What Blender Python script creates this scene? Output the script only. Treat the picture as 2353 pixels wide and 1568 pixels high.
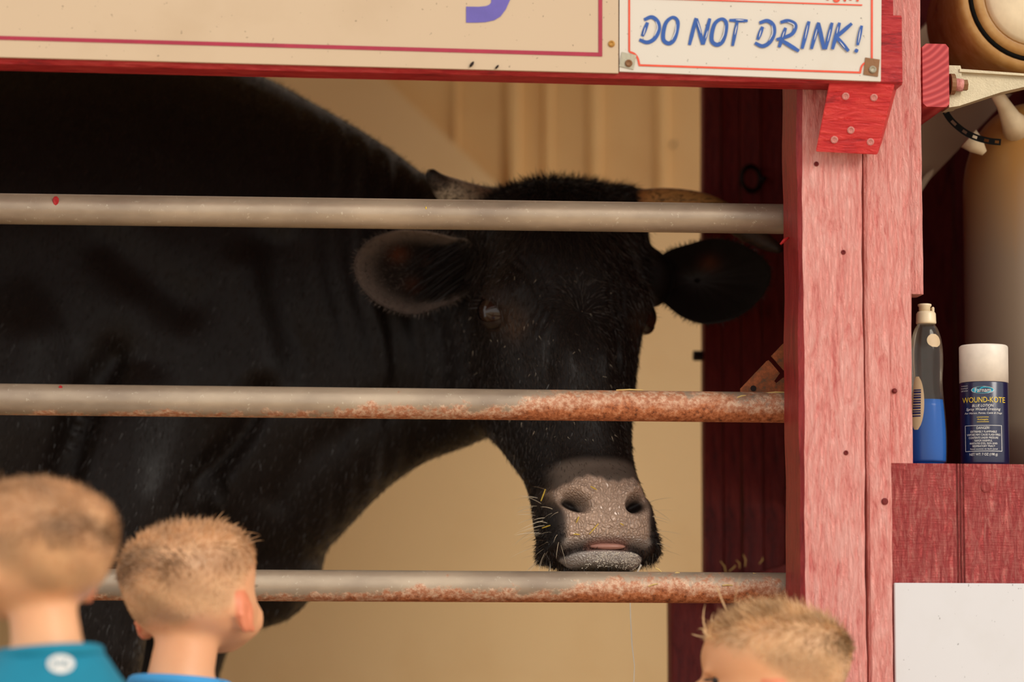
import bpy, bmesh, math, random
import numpy as np
from mathutils import Vector, Matrix
random.seed(7); RNG = np.random.default_rng(7)
for o in list(bpy.data.objects): bpy.data.objects.remove(o)
SC = bpy.context.scene
COLL = SC.collection

# ------------------------------------------------------------------ camera
W, H = 2353.0, 1568.0
LENS = 100.0
FPX = LENS / 36.0 * W
YAW, PITCH, ROLL = math.radians(6.0), math.radians(6.0), math.radians(0.17)
DIR = Vector((math.sin(YAW) * math.cos(PITCH), math.cos(YAW) * math.cos(PITCH), math.sin(PITCH)))
CAM_Z = 0.95
DIST = 3.268
CAM = Vector((0, 0, CAM_Z + DIST * math.sin(PITCH))) - DIST * DIR
RIGHT = DIR.cross(Vector((0, 0, 1))).normalized()
UP = RIGHT.cross(DIR).normalized()
_r = Matrix.Rotation(ROLL, 3, -DIR)          # a hair of roll
RIGHT = _r @ RIGHT; UP = _r @ UP
cd = bpy.data.cameras.new('camera'); cam = bpy.data.objects.new('camera', cd); COLL.objects.link(cam)
cd.lens = LENS; cd.sensor_width = 36.0; cd.clip_end = 200
m3 = Matrix((RIGHT, UP, -DIR)).transposed()
cam.matrix_world = Matrix.Translation(CAM) @ m3.to_4x4()
cd.dof.use_dof = True; cd.dof.focus_distance = 3.29; cd.dof.aperture_fstop = 2.7
SC.camera = cam

# ------------------------------------------------------------------ light
SC.view_settings.view_transform = 'Standard'; SC.view_settings.look = 'None'
SC.view_settings.gamma = 1.0; SC.view_settings.use_curve_mapping = False
SC.view_settings.exposure = 0.34
wd = bpy.data.worlds.new('sky'); SC.world = wd; wd.use_nodes = True
bg = wd.node_tree.nodes['Background']
bg.inputs[0].default_value = (1.0, 0.965, 0.92, 1); bg.inputs[1].default_value = 0.80
sl = bpy.data.lights.new('sun', 'SUN'); sun = bpy.data.objects.new('sun', sl); COLL.objects.link(sun)
sl.energy = 1.15; sl.angle = math.radians(24); sl.color = (1.0, 0.93, 0.83)
sd = Vector((-0.56, 0.76, -0.44)).normalized()     # light travels into the barn, from high on the right behind the camera
sun.rotation_euler = sd.to_track_quat('-Z', 'Y').to_euler()

# ------------------------------------------------------------------ helpers
def P(px, py, Y):
    d = DIR * FPX + RIGHT * (px - W / 2) - UP * (py - H / 2)
    t = (Y - CAM.y) / d.y
    return CAM + d * t
def PX(px, py, Y): return P(px, py, Y).x
def PZ(px, py, Y): return P(px, py, Y).z

WLOC = {}
def put(me, name, mat=None, parent=None, loc=None):
    o = bpy.data.objects.new(name, me); COLL.objects.link(o)
    loc = Vector(loc) if loc is not None else Vector((0, 0, 0))
    WLOC[o.name] = loc.copy()
    if parent is not None:
        o.parent = parent; o.location = loc - WLOC[parent.name]
    else:
        o.location = loc
    if mat is not None:
        for m in (mat if isinstance(mat, (list, tuple)) else [mat]): me.materials.append(m)
    return o
def mk(name, V, F, mat=None, parent=None, smooth=False, loc=None, mi=None):
    V = np.asarray([tuple(v) for v in V], float) if not isinstance(V, np.ndarray) else V.astype(float)
    if loc is None:
        lo, hi = V.min(0), V.max(0)
        loc = ((lo[0] + hi[0]) / 2, (lo[1] + hi[1]) / 2, lo[2])
    V = V - np.array(loc)
    me = bpy.data.meshes.new(name); me.from_pydata(V.tolist(), [], [tuple(int(i) for i in f) for f in F]); me.update()
    if smooth: me.polygons.foreach_set('use_smooth', [True] * len(me.polygons))
    o = put(me, name, mat, parent, loc)
    if mi is not None: me.polygons.foreach_set('material_index', list(mi))
    return o
def empty(name, loc):
    o = bpy.data.objects.new(name, None); COLL.objects.link(o); o.location = loc
    o.empty_display_size = 0.05; WLOC[o.name] = Vector(loc); return o
def tag(o, label=None, cat=None, group=None, kind=None):
    if label: o['label'] = label
    if cat: o['category'] = cat
    if group: o['group'] = group
    if kind: o['kind'] = kind
    return o
def struct(o): o['kind'] = 'structure'; return o
class MB:
    def __init__(s): s.V = []; s.F = []
    def add(s, V, F):
        n = len(s.V); s.V += [tuple(v) for v in V]; s.F += [tuple(i + n for i in f) for f in F]; return s
def bevbox(x0, x1, y0, y1, z0, z1, b=0.002, seg=1):
    bm = bmesh.new(); bmesh.ops.create_cube(bm, size=1)
    for v in bm.verts:
        v.co = ((x0 + x1) / 2 + v.co.x * (x1 - x0), (y0 + y1) / 2 + v.co.y * (y1 - y0), (z0 + z1) / 2 + v.co.z * (z1 - z0))
    if b > 0: bmesh.ops.bevel(bm, geom=bm.edges[:], offset=b, segments=seg, affect='EDGES', profile=0.5)
    bm.verts.index_update(); V = [tuple(v.co) for v in bm.verts]; F = [[v.index for v in f.verts] for f in bm.faces]; bm.free()
    return V, F
def board(lo, hi, axis, n=24, jit=0.0015, ch=0.003, seed=0):
    """a plank along one axis with worn, slightly wavy edges"""
    r = random.Random(seed)
    a = {'x': 0, 'y': 1, 'z': 2}[axis]; b, c = [i for i in range(3) if i != a]
    ph = [(r.uniform(0, 6.28), r.uniform(3, 9), r.uniform(0, 6.28), r.uniform(14, 30)) for _ in range(8)]
    V = []; F = []
    for k in range(n + 1):
        t = lo[a] + (hi[a] - lo[a]) * k / n
        ring = [(lo[b] + ch, lo[c]), (hi[b] - ch, lo[c]), (hi[b], lo[c] + ch), (hi[b], hi[c] - ch), (hi[b] - ch, hi[c]), (lo[b] + ch, hi[c]), (lo[b], hi[c] - ch), (lo[b], lo[c] + ch)]
        for j, (u, w) in enumerate(ring):
            d = jit * (math.sin(ph[j // 2][0] + t * ph[j // 2][1] * 3) * .6 + math.sin(ph[j // 2][2] + t * ph[j // 2][3] * 4) * .4)
            p = [0, 0, 0]; p[a] = t; p[b] = u + d; p[c] = w + d * .4; V.append(p)
    for k in range(n):
        for j in range(8):
            j2 = (j + 1) % 8; F.append((k * 8 + j, k * 8 + j2, k * 8 + 8 + j2, k * 8 + 8 + j))
    F.append(tuple(range(7, -1, -1))); F.append(tuple(n * 8 + j for j in range(8)))
    if a == 1: F = [f[::-1] for f in F]
    return V, F
def tube(path, rad, n=16, cap=True):
    path = [Vector(p) for p in path]; V = []; F = []
    if not isinstance(rad, (list, tuple)): rad = [rad] * len(path)
    t0 = (path[1] - path[0]).normalized()
    ref = Vector((0, 0, 1)) if abs(t0.z) < .9 else Vector((1, 0, 0))
    u = t0.cross(ref).normalized()
    for i, p in enumerate(path):
        t = (path[min(i + 1, len(path) - 1)] - path[max(i - 1, 0)]).normalized()
        u = (u - t * u.dot(t)).normalized(); w = t.cross(u)
        for j in range(n):
            a = 2 * math.pi * j / n; V.append(p + (u * math.cos(a) + w * math.sin(a)) * rad[i])
    for i in range(len(path) - 1):
        for j in range(n):
            j2 = (j + 1) % n; F.append((i * n + j, i * n + j2, i * n + n + j2, i * n + n + j))
    if cap: F.append(tuple(range(n - 1, -1, -1))); F.append(tuple((len(path) - 1) * n + j for j in range(n)))
    return V, F
def lathe(prof, c, n=32, axis='z', sx=1.0, sy=1.0):
    """prof: (radius, height) pairs bottom to top; closed with caps where radius > 0"""
    V = []; F = []
    for r, h in prof:
        for j in range(n):
            a = 2 * math.pi * j / n
            if axis == 'z': V.append((c[0] + r * sx * math.cos(a), c[1] + r * sy * math.sin(a), c[2] + h))
            else: V.append((c[0] + r * math.cos(a), c[1] - h, c[2] + r * math.sin(a)))
    for i in range(len(prof) - 1):
        for j in range(n):
            j2 = (j + 1) % n; F.append((i * n + j, i * n + j2, i * n + n + j2, i * n + n + j))
    F.append(tuple(range(n - 1, -1, -1))); F.append(tuple((len(prof) - 1) * n + j for j in range(n)))
    return V, F
def prism(poly, off):
    """poly: list of 3-D points of the front face; off: offset vector to the back"""
    off = Vector(off); n = len(poly)
    V = [Vector(p) for p in poly] + [Vector(p) + off for p in poly]
    F = [tuple(range(n)), tuple(range(2 * n - 1, n - 1, -1))]
    for i in range(n):
        j = (i + 1) % n; F.append((i, i + n, j + n, j))
    bm = bmesh.new(); vs = [bm.verts.new(v) for v in V]
    for f in F: bm.faces.new([vs[i] for i in f])
    bmesh.ops.recalc_face_normals(bm, faces=bm.faces[:])
    bm.verts.index_update(); V = [tuple(v.co) for v in bm.verts]; F = [[v.index for v in f.verts] for f in bm.faces]; bm.free()
    return V, F
def spline(pts, m, closed=False):
    """Catmull-Rom through rows of pts, m samples per span"""
    p = np.asarray(pts, float); n = len(p); out = []
    for i in range(n if closed else n - 1):
        if closed: a, b, c, d = p[(i - 1) % n], p[i], p[(i + 1) % n], p[(i + 2) % n]
        else:
            b, c = p[i], p[i + 1]; a = p[i - 1] if i > 0 else 2 * b - c; d = p[i + 2] if i + 2 < n else 2 * c - b
        for k in range(m):
            t = k / m
            out.append(.5 * (2 * b + (c - a) * t + (2 * a - 5 * b + 4 * c - d) * t * t + (3 * b - a - 3 * c + d) * t ** 3))
    if not closed: out.append(p[-1])
    return np.array(out)
def ribbon2d(pts, w, m=5, closed=False, taper=0.0):
    """flat stroke in 2-D: returns quads"""
    q = spline(pts, m, closed) if len(pts) > 2 else np.array([np.array(pts[0]) + (np.array(pts[1]) - np.array(pts[0])) * t for t in np.linspace(0, 1, 4)])
    n = len(q); L = []; R = []
    for i in range(n):
        if closed: t = q[(i + 1) % n] - q[i - 1]
        else: t = q[min(i + 1, n - 1)] - q[max(i - 1, 0)]
        t = t / (np.linalg.norm(t) + 1e-9); nn = np.array((-t[1], t[0]))
        ww = w * (1 - taper * abs(2 * i / max(n - 1, 1) - 1) ** 3) / 2
        L.append(q[i] + nn * ww); R.append(q[i] - nn * ww)
    V = []; F = []
    for a, b in zip(L, R): V += [a, b]
    for i in range(n if closed else n - 1):
        j = (i + 1) % n; F.append((2 * i, 2 * i + 1, 2 * j + 1, 2 * j))
    return V, F
def text_mesh(body, shear=0.0):
    cu = bpy.data.curves.new('t', 'FONT'); cu.body = body; cu.align_x = 'CENTER'; cu.shear = shear; cu.resolution_u = 3
    to = bpy.data.objects.new('t', cu); COLL.objects.link(to)
    dg = bpy.context.evaluated_depsgraph_get(); me = to.evaluated_get(dg).to_mesh()
    V = np.array([tuple(v.co) for v in me.vertices]) if len(me.vertices) else np.zeros((0, 3)); F = [tuple(p.vertices) for p in me.polygons]
    to.evaluated_get(dg).to_mesh_clear(); bpy.data.objects.remove(to); bpy.data.curves.remove(cu)
    return V, F

# ------------------------------------------------------------------ materials
def s2l(c): return tuple((x / 12.92 if x <= .04045 else ((x + .055) / 1.055) ** 2.4) for x in (v / 255 for v in c))
def rgba(c): return (c[0], c[1], c[2], 1)
class NT:
    def __init__(s, name):
        s.m = bpy.data.materials.new(name); s.m.use_nodes = True; s.t = s.m.node_tree; s.N = s.t.nodes
        s.b = s.N['Principled BSDF']
    def n(s, typ, **kw):
        nd = s.N.new(typ)
        for k, v in kw.items():
            if k in nd.inputs: nd.inputs[k].default_value = v
            else: setattr(nd, k, v)
        return nd
    def l(s, a, b): s.t.links.new(a, b)
    def obj(s, scale=(1, 1, 1), loc=(0, 0, 0)):
        tc = s.n('ShaderNodeTexCoord'); mp = s.n('ShaderNodeMapping'); mp.inputs['Scale'].default_value = scale; mp.inputs['Location'].default_value = loc
        s.l(tc.outputs['Object'], mp.inputs['Vector']); return mp.outputs['Vector']
    def noise(s, vec, scale, detail=4, rough=.6, dist=0.0):
        nd = s.n('ShaderNodeTexNoise'); nd.inputs['Scale'].default_value = scale; nd.inputs['Detail'].default_value = detail
        nd.inputs['Roughness'].default_value = rough; nd.inputs['Distortion'].default_value = dist; s.l(vec, nd.inputs['Vector']); return nd.outputs['Fac']
    def ramp(s, fac, stops):
        r = s.n('ShaderNodeValToRGB'); el = r.color_ramp.elements
        el[0].position = stops[0][0]; el[-1].position = stops[-1][0]
        el[0].color = rgba(stops[0][1]); el[-1].color = rgba(stops[-1][1])
        for p, c in stops[1:-1]:
            e = el.new(p); e.color = rgba(c)
        s.l(fac, r.inputs['Fac']); return r.outputs['Color']
    def fr(s, fac, a, b): return s.ramp(fac, [(a, (0, 0, 0)), (b, (1, 1, 1))])
    def mix(s, fac, a, b):
        m = s.n('ShaderNodeMix'); m.data_type = 'RGBA'
        if isinstance(fac, float): m.inputs[0].default_value = fac
        else: s.l(fac, m.inputs[0])
        for i, x in ((6, a), (7, b)):
            if isinstance(x, tuple): m.inputs[i].default_value = rgba(x)
            else: s.l(x, m.inputs[i])
        return m.outputs[2]
    def math(s, op, a, b=None, clamp=False):
        m = s.n('ShaderNodeMath'); m.operation = op; m.use_clamp = clamp
        for i, x in ((0, a), (1, b)):
            if x is None: continue
            if isinstance(x, (int, float)): m.inputs[i].default_value = x
            else: s.l(x, m.inputs[i])
        return m.outputs[0]
    def col(s, c):
        if isinstance(c, tuple): s.b.inputs['Base Color'].default_value = rgba(c)
        else: s.l(c, s.b.inputs['Base Color'])
    def set(s, **kw):
        for k, v in kw.items():
            k = k.replace('_', ' ')
            if isinstance(v, (int, float, tuple)): s.b.inputs[k].default_value = v
            else: s.l(v, s.b.inputs[k])
    def bump(s, h, strength=.5, dist=.002, prev=None):
        b = s.n('ShaderNodeBump'); b.inputs['Strength'].default_value = strength; b.inputs['Distance'].default_value = dist
        s.l(h, b.inputs['Height'])
        if prev is not None: s.l(prev, b.inputs['Normal'])
        s.l(b.outputs['Normal'], s.b.inputs['Normal']); return b.outputs['Normal']
def plain(name, c, rough=.5, metal=0.0, spec=.5, bump=0.0, bs=300):
    t = NT(name); t.set(Roughness=rough, Metallic=metal, Specular_IOR_Level=spec)
    v = t.obj(); n = t.noise(v, 35, 4); t.col(t.mix(t.fr(n, .3, .75), tuple(x * .86 for x in c), tuple(min(1, x * 1.1) for x in c)))
    if bump: t.bump(t.noise(v, bs, 3), bump, .001)
    return t.m
def painted_wood(name, c_hi, c_mid, c_lo, axis='z', rough=.45, strength=.6, fine=1.0):
    t = NT(name)
    sc = {'z': (1, 1, .20), 'x': (.20, 1, 1), 'y': (1, .20, 1)}[axis]
    v = t.obj(sc); v0 = t.obj()
    g1 = t.noise(v, 300 * fine, 6, .7, .7); g2 = t.noise(v, 80, 4, .6, 1.0); big = t.noise(v0, 9, 3)
    h = t.math('ADD', t.math('MULTIPLY', g1, .6), t.math('MULTIPLY', g2, .8))
    c = t.ramp(h, [(.50, c_lo), (.64, c_mid), (.86, c_hi)])
    c = t.mix(t.math('MULTIPLY', t.fr(big, .45, .75), .35), c, c_mid)
    chips = t.fr(t.noise(v, 420, 2, .5), .70, .78)
    c = t.mix(t.math('MULTIPLY', chips, .5), c, c_lo)
    t.col(c); t.set(Roughness=rough, Specular_IOR_Level=.45)
    t.bump(h, strength * 1.4, .008)
    return t.m
RED_HI, RED_MID, RED_LO = s2l((226, 122, 118)), s2l((203, 84, 84)), s2l((150, 40, 44))
M = {}
M['post'] = painted_wood('red_paint_sky_sheen', s2l((248, 180, 170)), s2l((236, 150, 140)), s2l((212, 108, 102)))  # pink tone is sky sheen put into the base colour
M['red'] = painted_wood('red_paint', s2l((214, 52, 48)), s2l((190, 28, 32)), s2l((128, 12, 18)), rough=.4)
M['redx'] = painted_wood('red_paint_horizontal', s2l((206, 66, 62)), s2l((180, 30, 36)), s2l((120, 12, 20)), axis='x', rough=.4, strength=.4)
M['darkred'] = painted_wood('barn_red_paint', s2l((140, 44, 38)), s2l((120, 28, 28)), s2l((80, 14, 16)), rough=.55, strength=.5)
M['brace'] = painted_wood('bright_red_paint', s2l((226, 62, 54)), s2l((208, 34, 36)), s2l((160, 16, 22)), axis='x', rough=.4, strength=.5, fine=.6)
M['endgrain'] = None
def endgrain():
    t = NT('red_end_grain'); tc = t.obj((1, 1, 1), (0.05, 0, -0.12))
    wv = t.n('ShaderNodeTexWave'); wv.wave_type = 'RINGS'; wv.rings_direction = 'Y'; wv.inputs['Scale'].default_value = 44; wv.inputs['Distortion'].default_value = 1.5; wv.inputs['Detail'].default_value = 2
    t.l(tc, wv.inputs['Vector'])
    t.col(t.ramp(wv.outputs['Fac'], [(.1, s2l((168, 44, 50))), (.6, s2l((192, 64, 66))), (1, s2l((206, 84, 84)))]))
    t.set(Roughness=.6); t.bump(wv.outputs['Fac'], .35, .0015); return t.m
M['endgrain'] = endgrain()
def rough_ply():
    t = NT('rough_sawn_plywood_red'); v = t.obj((1, 1, .22)); vx = t.obj((.10, 1, 1)); v0 = t.obj()
    a = t.noise(v, 170, 6, .75, 1.2); b = t.noise(vx, 600, 3, .6, .2); c = t.noise(v0, 26, 3)
    h = t.math('ADD', a, t.math('MULTIPLY', b, .28))
    cc = t.ramp(h, [(.46, s2l((176, 54, 56))), (.62, s2l((204, 82, 80))), (.84, s2l((230, 142, 130)))])
    t.col(t.mix(t.math('MULTIPLY', t.fr(c, .5, .75), .4), cc, s2l((196, 84, 80))))
    t.set(Roughness=.42, Specular_IOR_Level=.5); t.bump(h, 1.0, .010); return t.m
M['ply'] = rough_ply()
def cream(name, c, dirt, rough=.5, sc=14):
    t = NT(name); v = t.obj(); n = t.noise(v, sc, 5, .6); n2 = t.noise(v, sc * .25, 3); sp = t.noise(v, 240, 2, .4)
    cc = t.mix(t.math('MULTIPLY', t.fr(n, .52, .8), .45), c, dirt); cc = t.mix(t.math('MULTIPLY', t.fr(n2, .4, .75), .35), cc, tuple(x * .86 for x in c))
    cc = t.mix(t.math('MULTIPLY', t.fr(sp, .735, .77), .7), cc, tuple(x * .35 for x in dirt))
    t.col(cc); t.set(Roughness=rough); return t.m
M['wall'] = cream('cream_metal_siding', s2l((248, 210, 148)), s2l((228, 178, 114)), .38, 6)
M['panel'] = cream('cream_panel', s2l((248, 216, 162)), s2l((230, 188, 128)), .45, 5)
M['sign'] = cream('white_sign_board', s2l((217, 208, 194)), s2l((204, 189, 167)), .35, 10)
M['signbig'] = cream('cream_sign_board', s2l((206, 181, 150)), s2l((190, 162, 128)), .35, 8)
M['whitepanel'] = cream('white_painted_panel', s2l((218, 217, 219)), s2l((208, 205, 202)), .4, 12)
M['maroon'] = plain('maroon_vinyl', s2l((168, 34, 62)), .35)
M['purple'] = plain('violet_vinyl', s2l((104, 92, 176)), .35)
M['blue'] = plain('blue_print', s2l((34, 84, 164)), .35)
M['orange'] = plain('orange_red_print', s2l((230, 78, 44)), .35)
M['white'] = plain('white_print', s2l((238, 234, 228)), .4)
M['rustclip'] = plain('rusty_steel', s2l((142, 100, 66)), .6, .4, bump=.4)
M['zinc'] = plain('zinc_steel', s2l((176, 168, 146)), .45, .5, bump=.3)
M['brass'] = plain('brass_screw', s2l((190, 140, 70)), .4, .7)
M['iron'] = plain('dark_iron', s2l((40, 26, 22)), .6, .5)
M['black'] = plain('black_rubber', s2l((14, 12, 11)), .9, 0.0, .15)
M['concrete'] = cream('tan_concrete', s2l((204, 180, 148)), s2l((180, 154, 120)), .8, 3)
M['planks'] = plain('pale_bedding', s2l((214, 186, 140)), .7, bump=.4, bs=80)
M['cast'] = plain('cast_zinc', s2l((206, 192, 160)), .5, .25, bump=.5, bs=500)
M['greyboard'] = cream('grey_plastic_board', s2l((176, 144, 112)), s2l((136, 106, 80)), .5, 10)
M['plastic'] = plain('milky_plastic', s2l((232, 212, 176)), .35)
def rail_mat(name, x0, bx, bz, off, cap=.26):
    t = NT(name); tc = t.n('ShaderNodeTexCoord'); sp = t.n('ShaderNodeSeparateXYZ'); t.l(tc.outputs['Object'], sp.inputs[0])
    v = t.obj((.45, 1, 1)); v0 = t.obj()
    n1 = t.noise(v0, 55, 6, .7); n2 = t.noise(v, 16, 4, .6); n3 = t.noise(v0, 170, 4, .65)
    xx = t.math('MULTIPLY', t.math('SUBTRACT', sp.outputs['X'], x0), bx)
    xx = t.math('MAXIMUM', t.math('MINIMUM', xx, cap), -.34)
    tt = t.math('MULTIPLY', t.math('SUBTRACT', .0175, sp.outputs['Z']), 28.57)
    zz = t.math('MULTIPLY', t.math('MULTIPLY', tt, tt), bz)
    f = t.math('ADD', t.math('ADD', xx, zz), t.math('ADD', t.math('MULTIPLY', t.math('SUBTRACT', n1, .5), 1.0), t.math('MULTIPLY', t.math('SUBTRACT', n2, .5), .8)))
    f = t.math('ADD', f, off)
    rust = t.ramp(n3, [(.30, s2l((96, 50, 28))), (.46, s2l((166, 92, 50))), (.60, s2l((198, 122, 78))), (.75, s2l((216, 164, 126)))])
    grey = t.mix(t.fr(n2, .35, .7), s2l((150, 132, 114)), s2l((192, 172, 148)))
    grey = t.mix(t.math('MULTIPLY', t.fr(n3, .62, .70), .5), grey, s2l((222, 212, 190)))
    pale = t.mix(t.fr(f, .46, .60), grey, t.mix(t.fr(n3, .42, .6), s2l((186, 124, 90)), s2l((216, 178, 148))))
    t.col(t.mix(t.fr(f, .66, .88), pale, rust))
    ms = t.fr(f, .5, .8)
    t.set(Metallic=t.math('MULTIPLY', t.math('SUBTRACT', 1.0, ms), .35), Roughness=t.math('ADD', .36, t.math('MULTIPLY', ms, .3)))
    t.bump(t.math('MULTIPLY', n3, t.math('ADD', .12, ms)), .7, .0018)
    return t.m
M['yellow'] = plain('yellow_print', s2l((244, 208, 60)), .4)
# ------------------------------------------------------------------ the setting
GZ = 0.0; FZ = 0.35          # ground outside, raised stall floor
XL, XR = -2.4, 1.3
YB = 1.70                    # back wall of the stall
YP = 0.52                    # plank partition beside the stall
CEIL = 2.5
struct(mk('ground', *bevbox(-9, 9, -9, -0.13, -0.1, GZ, 0), M['concrete']))
struct(mk('floor', *bevbox(XL, XR, -0.13, YB + .1, FZ - .45, FZ, 0), M['planks']))
struct(mk('ceiling', *bevbox(XL, XR, -0.06, YB - .30, CEIL, CEIL + .05, 0), M['planks']))  # unseen; gap added at the rear so daylight washes down the back wall
# ribbed metal siding at the back: one profile swept up the wall
xpart = PX(1616, 700, YP)
ribs = [PX(px, 350, YB) for px in (1046, 1182, 1258, 1366, 1520)]
def rib_profile():
    xs = [XL]; pts = [(XL, 0)]
    step = .0
    cuts = []
    for px, w, h in ((-900, 40, .02), (-500, 40, .02), (-100, 40, .02), (300, 40, .02), (700, 40, .02), (1046, 16, .008), (1180, 34, .022), (1258, 26, .010), (1366, 34, .016), (1520, 34, .016), (1700, 34, .02), (1900, 34, .02)):
        cuts.append((PX(px, 350, YB), w / 1.45e3, h))
    for x, w, h in cuts: pts += [(x - w * .5, 0), (x - w * .25, h), (x + w * .25, h), (x + w * .5, 0)]
    pts.append((XR, 0)); return pts
pr = rib_profile(); V = []; F = []
for z in (FZ, CEIL):
    for x, h in pr: V.append((x, YB - h, z))
for z in (FZ, CEIL): V += [(XL, YB + .03, z), (XR, YB + .03, z)]
n = len(pr)
for i in range(n - 1): F.append((i, i + 1, n + i + 1, n + i))
F += [(2 * n + 1, 2 * n, 2 * n + 2, 2 * n + 3)]
struct(mk('wall_back', V, F, M['wall']))
struct(mk('wall_right', *bevbox(XR, XR + .05, YP, YP + .62, FZ, CEIL, 0), M['wall']))  # unseen partial wall, added to trim side light on the back wall
# smooth lining panel in front of the siding, its upper edge cut on the slant
yl = YB - .035
pts = [P(-900, 1900, yl), P(1640, 1900, yl), P(1640, 505, yl), P(1230, 505, yl), P(870, 168, yl), P(600, -90, yl), P(-900, -90, yl)]
for p in pts[:2]: p.z = FZ
o = mk('lining_panel', *prism(pts, (0, .008, 0)), M['panel'])
tag(o, 'smooth cream lining panel with a slanted upper edge behind the cow', 'wall panel')
# front of the barn: siding above the sign and below the rails
sz1 = PZ(700, -330, -.14)
V = MB()
xa_wall = PX(2080, 800, -.09)
o = struct(mk('wall_front', *bevbox(XL, xa_wall, -.12, -.06, sz1 - .10, CEIL + .05, 0), M['darkred']))
z_low = PZ(1100, 1700, 0)
o = struct(mk('wall_low', *bevbox(XL, PX(2000, 1400, -.05), -.06, -.03, GZ, z_low - .12, 0), M['darkred']))

# plank partition right of the cow, plank by plank
pt = empty('plank_partition', (PX(1800, 1500, YP), YP, FZ))
edges = [1616, 1660, 1704, 1752, 1806, 1860, 1920, 1985, 2050, 2120, 2195, 2275, 2360, 2460]
for i in range(len(edges) - 1):
    x0, x1 = PX(edges[i], 700, YP), PX(edges[i + 1], 700, YP)
    dy = (0, .003, .001, .004)[i % 4]
    mk('plank', *board((x0 + .0006, YP + dy, FZ), (x1 - .0006, YP + .024 + dy, CEIL - .01), 'z', 30, .0006, .0015, i), M['darkred'], pt)
tag(pt, 'dark red vertical plank partition with an iron ring hanging on it', 'partition')
lb = mk('base_board', *board((PX(1542, 1480, .44), .44, FZ), (PX(1990, 1480, .44), .475, PZ(1700, 1352, .44)), 'z', 8, .001, .003, 3), M['darkred'])
tag(lb, 'broad dark red board below the bottom rail beside the plank partition', 'board')
a, b = P(1640, 1352, .43), P(1830, 1290, .43)
sb = mk('slanted_board', *prism([a, b, b + Vector((0, 0, -.035)), a + Vector((0, 0, -.03))], (0, .03, 0)), M['darkred'])
tag(sb, 'narrow slanted red board with straw caught on its top edge', 'board')

# ------------------------------------------------------------------ posts and beams
M['side'] = painted_wood('shaded_red_paint', s2l((166, 44, 42)), s2l((142, 28, 30)), s2l((108, 16, 20)), rough=.4, strength=.3)
YA0, YA1 = -.112, -.022
xa0 = PX(1800, 800, YA1); xa1 = PX(1986, 800, YA0)
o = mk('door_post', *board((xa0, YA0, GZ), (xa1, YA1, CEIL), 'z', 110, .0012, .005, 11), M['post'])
tag(o, 'thick rough-sawn pinkish red post that the pipe rails run behind', 'post')
o.data.materials.append(M['side'])                 # left side gets a darker red that stands for its shade
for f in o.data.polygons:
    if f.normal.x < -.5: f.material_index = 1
# knots and old nail holes on the post
for px, py in ((1938, 580), (1944, 1041), (1876, 377)):
    c = P(px, py, YA0 - .0005)
    mk('knot', *lathe([(.0028, -.004), (.0028, .0005), (.0018, .0010), (.001, .0002)], c, 10, 'y', 1), M['darkred'], o)
YB0 = -.100
xb0 = PX(1990, 800, YB0); xb1 = PX(2046, 800, YB0)
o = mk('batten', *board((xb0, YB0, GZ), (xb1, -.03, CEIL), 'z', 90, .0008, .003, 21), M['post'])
tag(o, 'narrow straight pinkish red batten between the thick post and the plywood', 'batten')
for px, py in ((2033, 1153), ):
    c = P(px, py, YB0 - .0005); mk('knot', *lathe([(.004, -.004), (.004, .0005), (.002, .001)], c, 10, 'y'), M['darkred'], o)
# plywood sheet with the cut-out for the shelf: grooves are real
YC0, YC1 = -.090, -.076
z_shelf = PZ(2200, 1066, YC0); z_white = PZ(2200, 1341, YC0)
xc0 = xb1 + .0004; xcut = PX(2096, 850, YC0); XE = PX(2800, 900, YC0)
ply = empty('plywood_panel', ((xc0 + XE) / 2, YC0, GZ))
def groove_sheet(name, x0, x1, z0, z1, grooves, seed):
    """front sheet with V-grooves cut across its width"""
    prof = [(x0, YC0)]
    for g in grooves:
        for k in range(3): prof += [(g + k * .0036 - .0015, YC0), (g + k * .0036, YC0 + .0026), (g + k * .0036 + .0015, YC0)]
    prof += [(x1, YC0)]
    V = []; F = []; n = len(prof)
    for z in (z0, z1):
        for x, y in prof: V.append((x, y, z))
        V += [(x1, YC1, z), (x0, YC1, z)]
    N = n + 2
    for i in range(N): j = (i + 1) % N; F.append((i, j, N + j, N + i))
    F += [tuple(range(N - 1, -1, -1)), tuple(range(N, 2 * N))]
    return mk(name, V, F, M['ply'], ply)
gx = PX(2200, 1200, YC0)
groove_sheet('lower_sheet', xc0, XE, z_white - .3, z_shelf, [gx, PX(2520, 1200, YC0)], 1)
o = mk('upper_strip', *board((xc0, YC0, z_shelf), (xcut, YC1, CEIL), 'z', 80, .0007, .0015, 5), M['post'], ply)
tag(ply, 'rough red plywood sheet with grooves and a cut-out opening for the shelf', 'panel')
c = P(2266, 1120, YC0)
sc = mk('screw', *lathe([(.006, -.002), (.006, .001), (.0045, .0018), (.002, .0016)], c, 14, 'y'), M['ply'], ply)
c = P(2055, 899, YC0); mk('nail', *lathe([(.003, -.002), (.003, .002), (.0015, .004)], c, 10, 'y'), M['darkred'], ply)
o = mk('white_board', *bevbox(PX(2056, 1450, YC0 - .006), XE, YC0 - .006, YC0 - .0005, GZ, z_white, .001), M['whitepanel'])
tag(o, 'plain white painted board below the red plywood shelf front', 'board')
# short stud ending above the shelf
YD0 = -.070
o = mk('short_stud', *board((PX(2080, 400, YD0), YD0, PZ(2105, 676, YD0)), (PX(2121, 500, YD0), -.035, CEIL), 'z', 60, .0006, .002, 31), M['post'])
tag(o, 'pinkish red stud that ends short just above the blue soap bottle', 'stud')
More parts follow.
